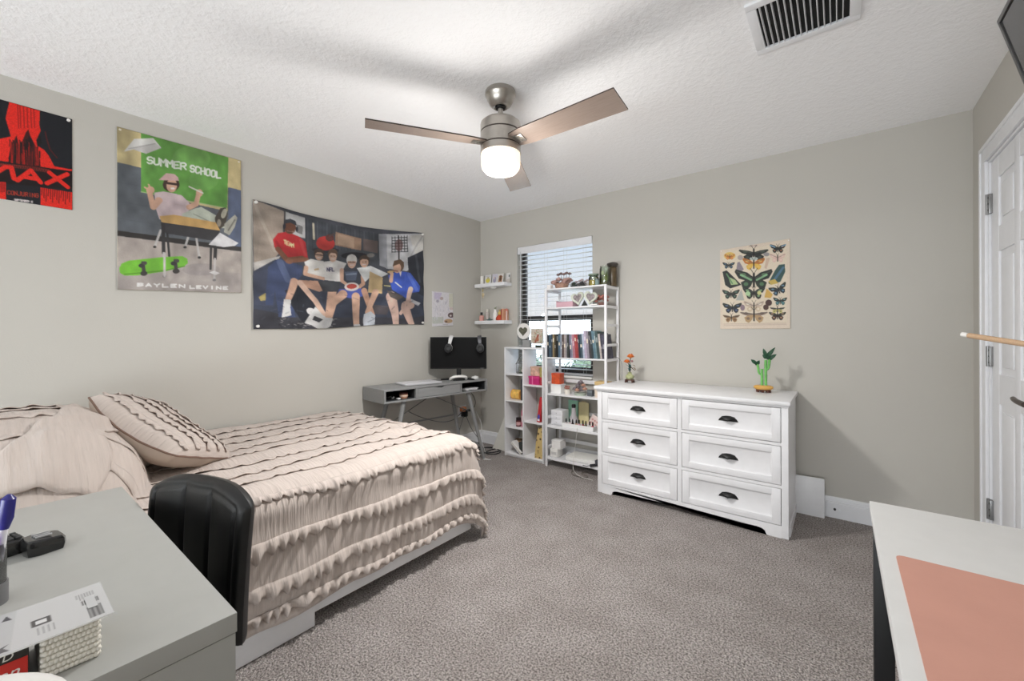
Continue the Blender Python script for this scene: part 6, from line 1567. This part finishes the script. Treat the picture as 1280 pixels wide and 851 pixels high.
# second tier
t = thing('pink_tray', 'pink clear box at the left of the second tier', 'box', (1.20, -.16, LZ[1]))
bm = NB(); box(bm, -.085, -.05, 0, .085, .05, .012, .002); box(bm, -.085, -.05, .012, -.08, .05, .06); box(bm, .08, -.05, .012, .085, .05, .06); box(bm, -.0798, .046, .012, .0798, .05, .06); box(bm, -.0798, -.05, .012, .0798, -.046, .05); mk('tray', bm, C(206, 166, 176, .3), t)
bm = NB(); r_ = random.Random(6); [ball(bm, (r_.uniform(-.07, .07), r_.uniform(-.035, .035), .028), .014) for _ in range(16)]; mk('trinkets', bm, C(190, 160, 170), t)
t = thing('double_heart_frame', 'pale sage double heart photo frame on the second tier', 'frame', (1.40, -.215, LZ[1]+.006))
def heart(cx, s, n=40): return [(cx+s*(16*sin(2*pi*i/n)**3)/16, s*(13*cos(2*pi*i/n)-5*cos(4*pi*i/n)-2*cos(6*pi*i/n)-cos(8*pi*i/n))/16) for i in range(n)]
for k, (cx, rot) in enumerate(((-.062, .18), (.062, -.18))):
    out = [(cx+(a-cx)*cos(rot)-b*sin(rot), .068+(a-cx)*sin(rot)+b*cos(rot)) for a, b in heart(cx, .066)]
    inn = [(cx+(a-cx)*.62, .070+(b-.068)*.62) for a, b in out]
    bm = NB(); A = [bm.verts.new((a, 0, b)) for a, b in out]; B = [bm.verts.new((a, -.012, b)) for a, b in [(cx+(a-cx)*.93, .069+(b-.069)*.93) for a, b in out]]; D = [bm.verts.new((a, -.006, b)) for a, b in inn]
    ring_faces(bm, [A, B, D], True); mk('heart_frame', bm, C(200, 204, 190, .5), t, 40)
    bm = NB(); prism(bm, [(a, b) for a, b in inn], lambda a, b, c: Vector((a, -.0068+c, b)), .0006); mk('photo', bm, mat('heart_photo_b', (140, 130, 132), .4, noise_amt=.5, noise_scale=50), t)
bm = NB(); prism(bm, [(-.03, 0), (.03, 0), (0, .05)], lambda a, b, c: Vector((a, .004+c, b)), .006); mk('easel', bm, C(40, 44, 40), t)
bm = NB(); box(bm, .06, -.02, 0, .13, .02, .010, .003); mk('white_base', bm, CERW, t)
t = thing('rose_pot', 'pot of dusty red roses at the right of the second tier', 'flowers', (1.545, -.17, LZ[1]))
bm = NB(); lathe(bm, [(0, 0), (.03, 0), (.038, .03), (0, .03)], n=20); mk('pot', bm, C(120, 84, 76), t); bm = NB(); r_ = random.Random(14); [rose(bm, (r_.uniform(-.06, .05), r_.uniform(-.04, .03), r_.uniform(.035, .09)), .026, seed=k) for k in range(12)]; mk('roses', bm, C(178, 116, 104, .7), t)

# fourth tier
t = thing('orange_box', 'orange red square tin on a white box on the fourth tier', 'tin', (1.095, -.16, LZ[3]+.082))
bm = NB(); box(bm, -.042, -.04, 0, .046, .04, .098, .006); mk('tin_body', bm, mat('orange_print', (206, 84, 44), .4, noise_amt=.25, noise_scale=24), t); bm = NB(); box(bm, -.044, -.042, .078, .048, .042, .1, .006); mk('lid', bm, C(196, 80, 46, .4), t)
t = thing('white_carton', 'white carton under the orange tin on the fourth tier', 'box', (1.095, -.16, LZ[3]))
bm = NB(); box(bm, -.045, -.045, 0, .06, .045, .078, .002); mk('carton', bm, C(236, 236, 234), t); bm = NB(); box(bm, -.046, -.046, .068, .061, .046, .0812, .002); mk('lid', bm, C(228, 228, 228), t)
t = thing('pink_flower_jar', 'small jar of pink and white blossoms on the fourth tier', 'flowers', (1.205, -.17, LZ[3]))
bm = NB(); lathe(bm, [(0, 0), (.024, 0), (.03, .02), (.024, .04), (0, .04)], n=20); mk('jar', bm, C(222, 216, 206), t); bm = NB(); [rose(bm, (-.016+.016*(k % 3), -.01+.01*(k//3), .05+.014*(k//3)), .016, seed=k) for k in range(6)]; mk('blossoms', bm, C(190, 130, 116), t)
t = thing('shell_bouquet', 'bunch of grey and peach rosettes leaning up on the fourth tier', 'flowers', (1.335, -.17, LZ[3]))
bm = NB(); lathe(bm, [(0, 0), (.05, 0), (.055, .02), (0, .026)], n=22); mk('dish', bm, C(170, 180, 166), t)
for k, (p_, r0_, c_) in enumerate((((-.05, 0, .045), .036, 0), ((-.02, 0, .075), .036, 0), ((.005, 0, .108), .036, 0), ((.02, 0, .05), .036, 0), ((-.01, .01, .04), .036, 0), ((.05, -.01, .055), .03, 1), ((-.02, -.02, .04), .03, 1), ((.03, 0, .085), .03, 1))):
    bm = NB(); rose(bm, p_, r0_, seed=k); mk('rosette', bm, (C(140, 130, 136), C(206, 160, 140))[c_], t)
t = thing('slate_block', 'small dark slate block right of the bouquet on the fourth tier', 'box', (1.435, -.17, LZ[3]))
bm = NB(); box(bm, -.026, -.02, 0, .026, .02, .055, .004); mk('block', bm, C(86, 92, 96), t); bm = NB(); box(bm, -.022, -.021, .03, .022, -.0195, .05); mk('panel', bm, C(110, 116, 120), t)
t = thing('kraft_box', 'tan kraft box with a yellow lid at the right of the fourth tier', 'box', (1.55, -.16, LZ[3]))
bm = NB(); box(bm, -.055, -.05, 0, .055, .05, .105, .003); mk('box_body', bm, C(222, 206, 190), t); bm = NB(); box(bm, -.057, -.052, .1055, .057, .052, .135, .003); mk('lid', bm, C(214, 184, 130), t)

# fifth tier
t = thing('drawer_organizer', 'white three-drawer mini organizer on the fifth tier', 'organizer', (1.115, -.15, LZ[4]))
bm = NB(); box(bm, -.058, -.06, 0, .055, .06, .13, .003); mk('case', bm, C(232, 232, 234), t)
for k in range(3):
    bm = NB(); box(bm, -.052, -.064, .006+k*.041, .049, -.06, .042+k*.041, .002); d_ = mk('drawer', bm, C(224, 224, 228), t); bm = NB(); ball(bm, (0, -.067, .024+k*.041), .005); mk('knob', bm, SILVER, d_)
for i in range(2):
    t = thing('paper_folder', ('mint green', 'yellow')[i]+' folder standing at the back of the fifth tier', 'folder', ((1.20, 1.30)[i], -.05, LZ[4])); bm = NB(); box(bm, -.055, -.004, 0, .055, .004, (.21, .20)[i], .001); mk('folder_sheet', bm, C(*((150, 200, 176), (226, 214, 166))[i]), t); bm = NB(); box(bm, -.02, -.0042, (.21, .20)[i], .03, .0042, (.22, .21)[i]); mk('tab', bm, C(*((170, 160, 190), (206, 190, 150))[i]), t)
bottle('clear glass bottle with a black stopper on the fifth tier', 1.268, -.17, LZ[4], [(0, 0), (.032, 0), (.038, .006), (.038, .075), (.022, .105), (.018, .15), (.018, .165), (0, .165)], C(176, 172, 176, .15), [(0, .165), (.017, .165), (.02, .18), (.016, .196), (0, .198)], BLACK, name='glass_bottle', extra=([(.0383, .02), (.0387, .021), (.0387, .07), (.0383, .071)], C(206, 204, 206)))
t = thing('polish_tray', 'white tray in front on the fifth tier holding nail polish', 'tray', (1.335, -.215, LZ[4]))
bm = NB(); box(bm, -.135, -.03, 0, .16, .03, .006, .001); box(bm, -.135, -.034, 0, .16, -.03, .036); box(bm, -.135, .03, 0, .16, .034, .036); box(bm, -.139, -.034, 0, -.135, .034, .036); box(bm, .16, -.034, 0, .164, .034, .036); mk('tray_body', bm, C(236, 236, 236), t)
PC = [((200, 190, 190), 'clear grey'), ((216, 200, 200), 'milky'), ((60, 40, 44), 'dark plum'), ((190, 160, 140), 'nude beige'), ((216, 170, 180), 'soft pink'), ((150, 60, 70), 'wine red'), ((120, 110, 80), 'olive'), ((210, 205, 200), 'off white'), ((196, 60, 80), 'raspberry')]
for i, (c, nm) in enumerate(PC):
    bottle('%s nail polish bottle with black cap, %s in the tray' % (nm, 'leftmost' if i == 0 else 'rightmost' if i == len(PC)-1 else 'place %d from the left' % (i+1)), 1.335-.118+i*.0325, -.215+.008*(i % 2), LZ[4]+.0065, [(0, 0), (.011, 0), (.0125, .003), (.0125, .028), (.006, .034), (0, .034)], C(*c, .2), [(0, .034), (.0068, .034), (.0055, .065), (0, .066)], BLACK, 'nail polish', 'nail_polish_bottle', 'nail polish bottles in the white tray')
t = thing('makeup_palette', 'pale pink makeup palette leaning behind the nail polish', 'palette', (1.42, -.13, LZ[4]))
bm = NB(); M = Matrix.Rotation(R(-15), 4, 'X') @ Matrix.Rotation(R(25), 4, 'Y'); box(bm, -.05, -.006, .0, .05, .006, .11, .004, M); mk('case', bm, C(226, 206, 200), t); bm = NB(); [cyl(bm, M @ Vector((-.025+.025*a, -.0075, .04+.03*b)), M @ Vector((-.025+.025*a, -.0055, .04+.03*b)), .009, n=12) for a in range(3) for b in range(2)]; mk('pans', bm, C(206, 150, 146), t)
t = thing('orange_figurine', 'orange and green flower figurine at the right of the fifth tier', 'figurine', (1.578, -.20, LZ[4]))
bm = NB(); r_ = random.Random(33); lathe(bm, [(0, 0), (.03, 0), (.022, .03), (.012, .06), (0, .06)], n=18); [leaf(bm, (0, 0, .03), (r_.uniform(-.035, .035), r_.uniform(-.03, .03), r_.uniform(.03, .1)), .018) for _ in range(14)]; mk('leaves', bm, C(130, 130, 60), t); bm = NB(); [rose(bm, (r_.uniform(-.024, .024), r_.uniform(-.02, .0), .065+.022*k), .022, seed=k) for k in range(5)]; mk('blossoms', bm, C(206, 140, 50), t); bm = NB(); rose(bm, (.004, 0, .175), .02, seed=9); tube(bm, [(0, 0, .14), (.004, 0, .17)], .004, 6); mk('top_bloom', bm, C(176, 130, 116), t)

# bottom tier
t = thing('small_carton', 'white lower box of the little stack on the bottom tier', 'box', (1.10, -.19, LZ[5]))
bm = NB(); box(bm, -.04, -.045, 0, .035, .05, .072, .002); mk('carton', bm, C(226, 224, 220), t); bm = NB(); box(bm, -.03, -.0456, .02, .025, -.0448, .045); mk('printed_label', bm, C(190, 188, 186), t)
t = thing('cube_carton', 'white upper box of the little stack on the bottom tier', 'box', (1.115, -.18, LZ[5]+.0725))
bm = NB(); box(bm, -.045, -.045, 0, .045, .05, .075, .003); mk('carton', bm, C(232, 230, 228), t); bm = NB(); box(bm, -.046, -.046, .062, .046, .051, .0765, .002); mk('lid', bm, C(224, 222, 220), t)
t = thing('flat_white_case', 'large flat white case lying on the bottom tier', 'case', (1.38, -.135, LZ[5]), R(4))
bm = NB(); box(bm, -.16, -.10, 0, .17, .08, .03, .006); mk('case_body', bm, C(232, 231, 228), t); bm = NB(); box(bm, -.155, -.095, .0305, .165, .075, .038, .005); mk('lid', bm, C(224, 223, 218), t)
t = thing('hair_dryer', 'dark hair dryer lying at the right end of the bottom tier', 'hair dryer', (1.555, -.215, LZ[5]), R(25))
bm = NB(); lathe(bm, [(0, -.05), (.022, -.05), (.03, -.03), (.03, .02), (.02, .05), (0, .05)], n=20, M=Matrix.Translation((0, 0, .031)) @ Matrix.Rotation(R(80), 4, 'Y')); mk('barrel', bm, C(60, 58, 64, .4), t); bm = NB(); tube(bm, [(-.01, 0, .02), (-.05, -.03, .014), (-.09, -.045, .012)], .012, 10); mk('handle', bm, C(44, 42, 48, .4), t); bm = NB(); tube(bm, [(-.09, -.045, .012), (-.12, -.05, .008), (-.15, -.03, .006)], .003, 6); mk('cord', bm, BLACK, t)

# cables of the rack
cable('white charging cable hanging down the front of the rack to the carpet', [(1.36, -.275, .37), (1.35, -.285, .25), (1.33, -.29, .10), (1.33, -.30, .03), (1.42, -.35, .006), (1.55, -.36, .006)], .0019, C(216, 214, 210), None)
cable('grey cable curling on the carpet under the rack', [(1.30, -.25, .006), (1.33, -.34, .006), (1.44, -.36, .006), (1.50, -.30, .006), (1.38, -.28, .006), (1.42, -.20, .007)], .0035, C(120, 112, 106), None)
cable('thin grey cable looping from the books down to the dresser top', [(1.60, -.10, .995), (1.655, -.10, 1.0), (1.70, -.11, .95), (1.70, -.12, .86), (1.69, -.10, .806)], .0028, C(140, 140, 142), None)

# ------------------------------------------------------------------ ornaments on the dresser
t = thing('orange_flower_bonsai', 'orange jade-flower ornament in a green vase on the left of the dresser', 'ornament', (1.80, -.2, .8025))
bm = NB(); pts = [(-.034, -.02), (-.022, -.026), (.022, -.026), (.034, -.02), (.034, .02), (.022, .026), (-.022, .026), (-.034, .02)]
A = [bm.verts.new((x*1.0, y, .016)) for x, y in pts]; B = [bm.verts.new((x*.92, y*.92, .026)) for x, y in pts]; ring_faces(bm, [A, B])
for x in (-.026, .026):
    for y in (-.016, .016): tube(bm, [(x*1.15, y*1.1, 0), (x, y, .018)], .007, 8)
mk('carved_stand', bm, C(70, 36, 24, .35), t)
bm = NB(); lathe(bm, [(0, .026), (.022, .026), (.034, .04), (.034, .052), (.022, .064), (.014, .074), (.018, .082), (.014, .082), (0, .07)], n=24); mk('vase', bm, mat('green_jade', (168, 172, 130), .3, noise_amt=.2, noise_scale=40), t)
bm = NB(); tube(bm, [(0, 0, .07), (.004, 0, .12), (.0, 0, .16), (.010, 0, .20)], .0035, 8, smooth=1); tube(bm, [(.002, 0, .13), (.03, -.005, .11), (.045, -.005, .10)], .003, 8); tube(bm, [(0, 0, .13), (-.018, -.005, .165)], .003, 8); mk('branch', bm, C(70, 56, 36), t)
bm = NB(); [leaf(bm, b_, t_, .022) for b_, t_ in (((0, 0, .10), (-.032, -.012, .145)), ((0, 0, .09), (-.028, 0, .115)), ((.002, 0, .1), (.008, -.02, .15)), ((0, 0, .085), (.01, -.02, .115)))]; mk('teal_leaves', bm, C(40, 86, 88, .3), t)
bm = NB(); [leaf(bm, b_, t_, .016) for b_, t_ in (((.02, 0, .12), (.055, -.01, .10)), ((.01, 0, .14), (.05, 0, .125)))]; mk('bronze_leaves', bm, C(120, 96, 60, .4), t)
bm = NB(); rose(bm, (.010, -.005, .208), .036, seed=1); rose(bm, (-.020, -.006, .165), .032, seed=2); mk('orange_blooms', bm, C(222, 120, 52, .4), t); bm = NB(); ball(bm, (.022, -.008, .172), .010); mk('bud', bm, C(150, 110, 110), t)

t = thing('bamboo_ornament', 'jade green lucky bamboo ornament on a gold stand on the right of the dresser', 'ornament', (2.727, -.2, .8025))
bm = NB()
for k in range(7): a = 2*pi*k/7+.2; tube(bm, [(.040*cos(a)*1.0, .026*sin(a), 0), (.030*cos(a), .02*sin(a), .016)], .0075, 8)
lathe(bm, [(0, .012), (.044, .012), (.044, .018), (0, .02)], n=24, M=Matrix.Diagonal((1, .66, 1, 1))); mk('root_stand', bm, C(88, 44, 28, .35), t)
bm = NB(); lathe(bm, [(0, .02), (.048, .02), (.058, .03), (.056, .040), (.046, .046), (0, .048)], n=28, M=Matrix.Diagonal((1, .62, 1, 1))); mk('gold_base', bm, C(214, 164, 84, .3), t)
JG = mat('jade_green', (112, 182, 96), .3, noise_amt=.2, noise_scale=40); DG = C(34, 76, 52, .35)
bm = NB()
for x, h_ in ((-.008, .155), (.014, .215)):
    k = 0; z = .046
    while z < h_-.005:
        z2 = min(z+.034, h_); lathe(bm, [(0, z), (.010, z), (.0085, z+.004), (.0085, z2-.004), (.010, z2), (0, z2)], (x, 0, 0), 14); z = z2
mk('stalk', bm, JG, t)
bm = NB(); tube(bm, [(-.012, 0, .115), (-.026, 0, .125), (-.030, 0, .165), (-.034, 0, .185)], lambda q: .006+.003*q, 10, smooth=1); tube(bm, [(.016, 0, .15), (.030, 0, .158), (.034, 0, .20), (.036, 0, .222)], lambda q: .006+.004*q, 10, smooth=1); mk('side_shoot', bm, JG, t)
bm = NB()
for c, tips in (((-.034, 0, .182), ((-.072, 0, .216), (-.02, -.01, .212), (-.045, -.02, .20), (-.028, .01, .20))), ((.036, -.005, .22), ((.075, 0, .255), (.058, -.01, .235), (.02, -.02, .245), (.05, .01, .245))), ((.022, 0, .225), ((.068, 0, .30), (.0, 0, .292), (-.004, -.01, .25), (.05, -.01, .285)))):
    for q in tips: leaf(bm, c, q, .024, (0, -1, .3), .12)
mk('leaves', bm, DG, t)
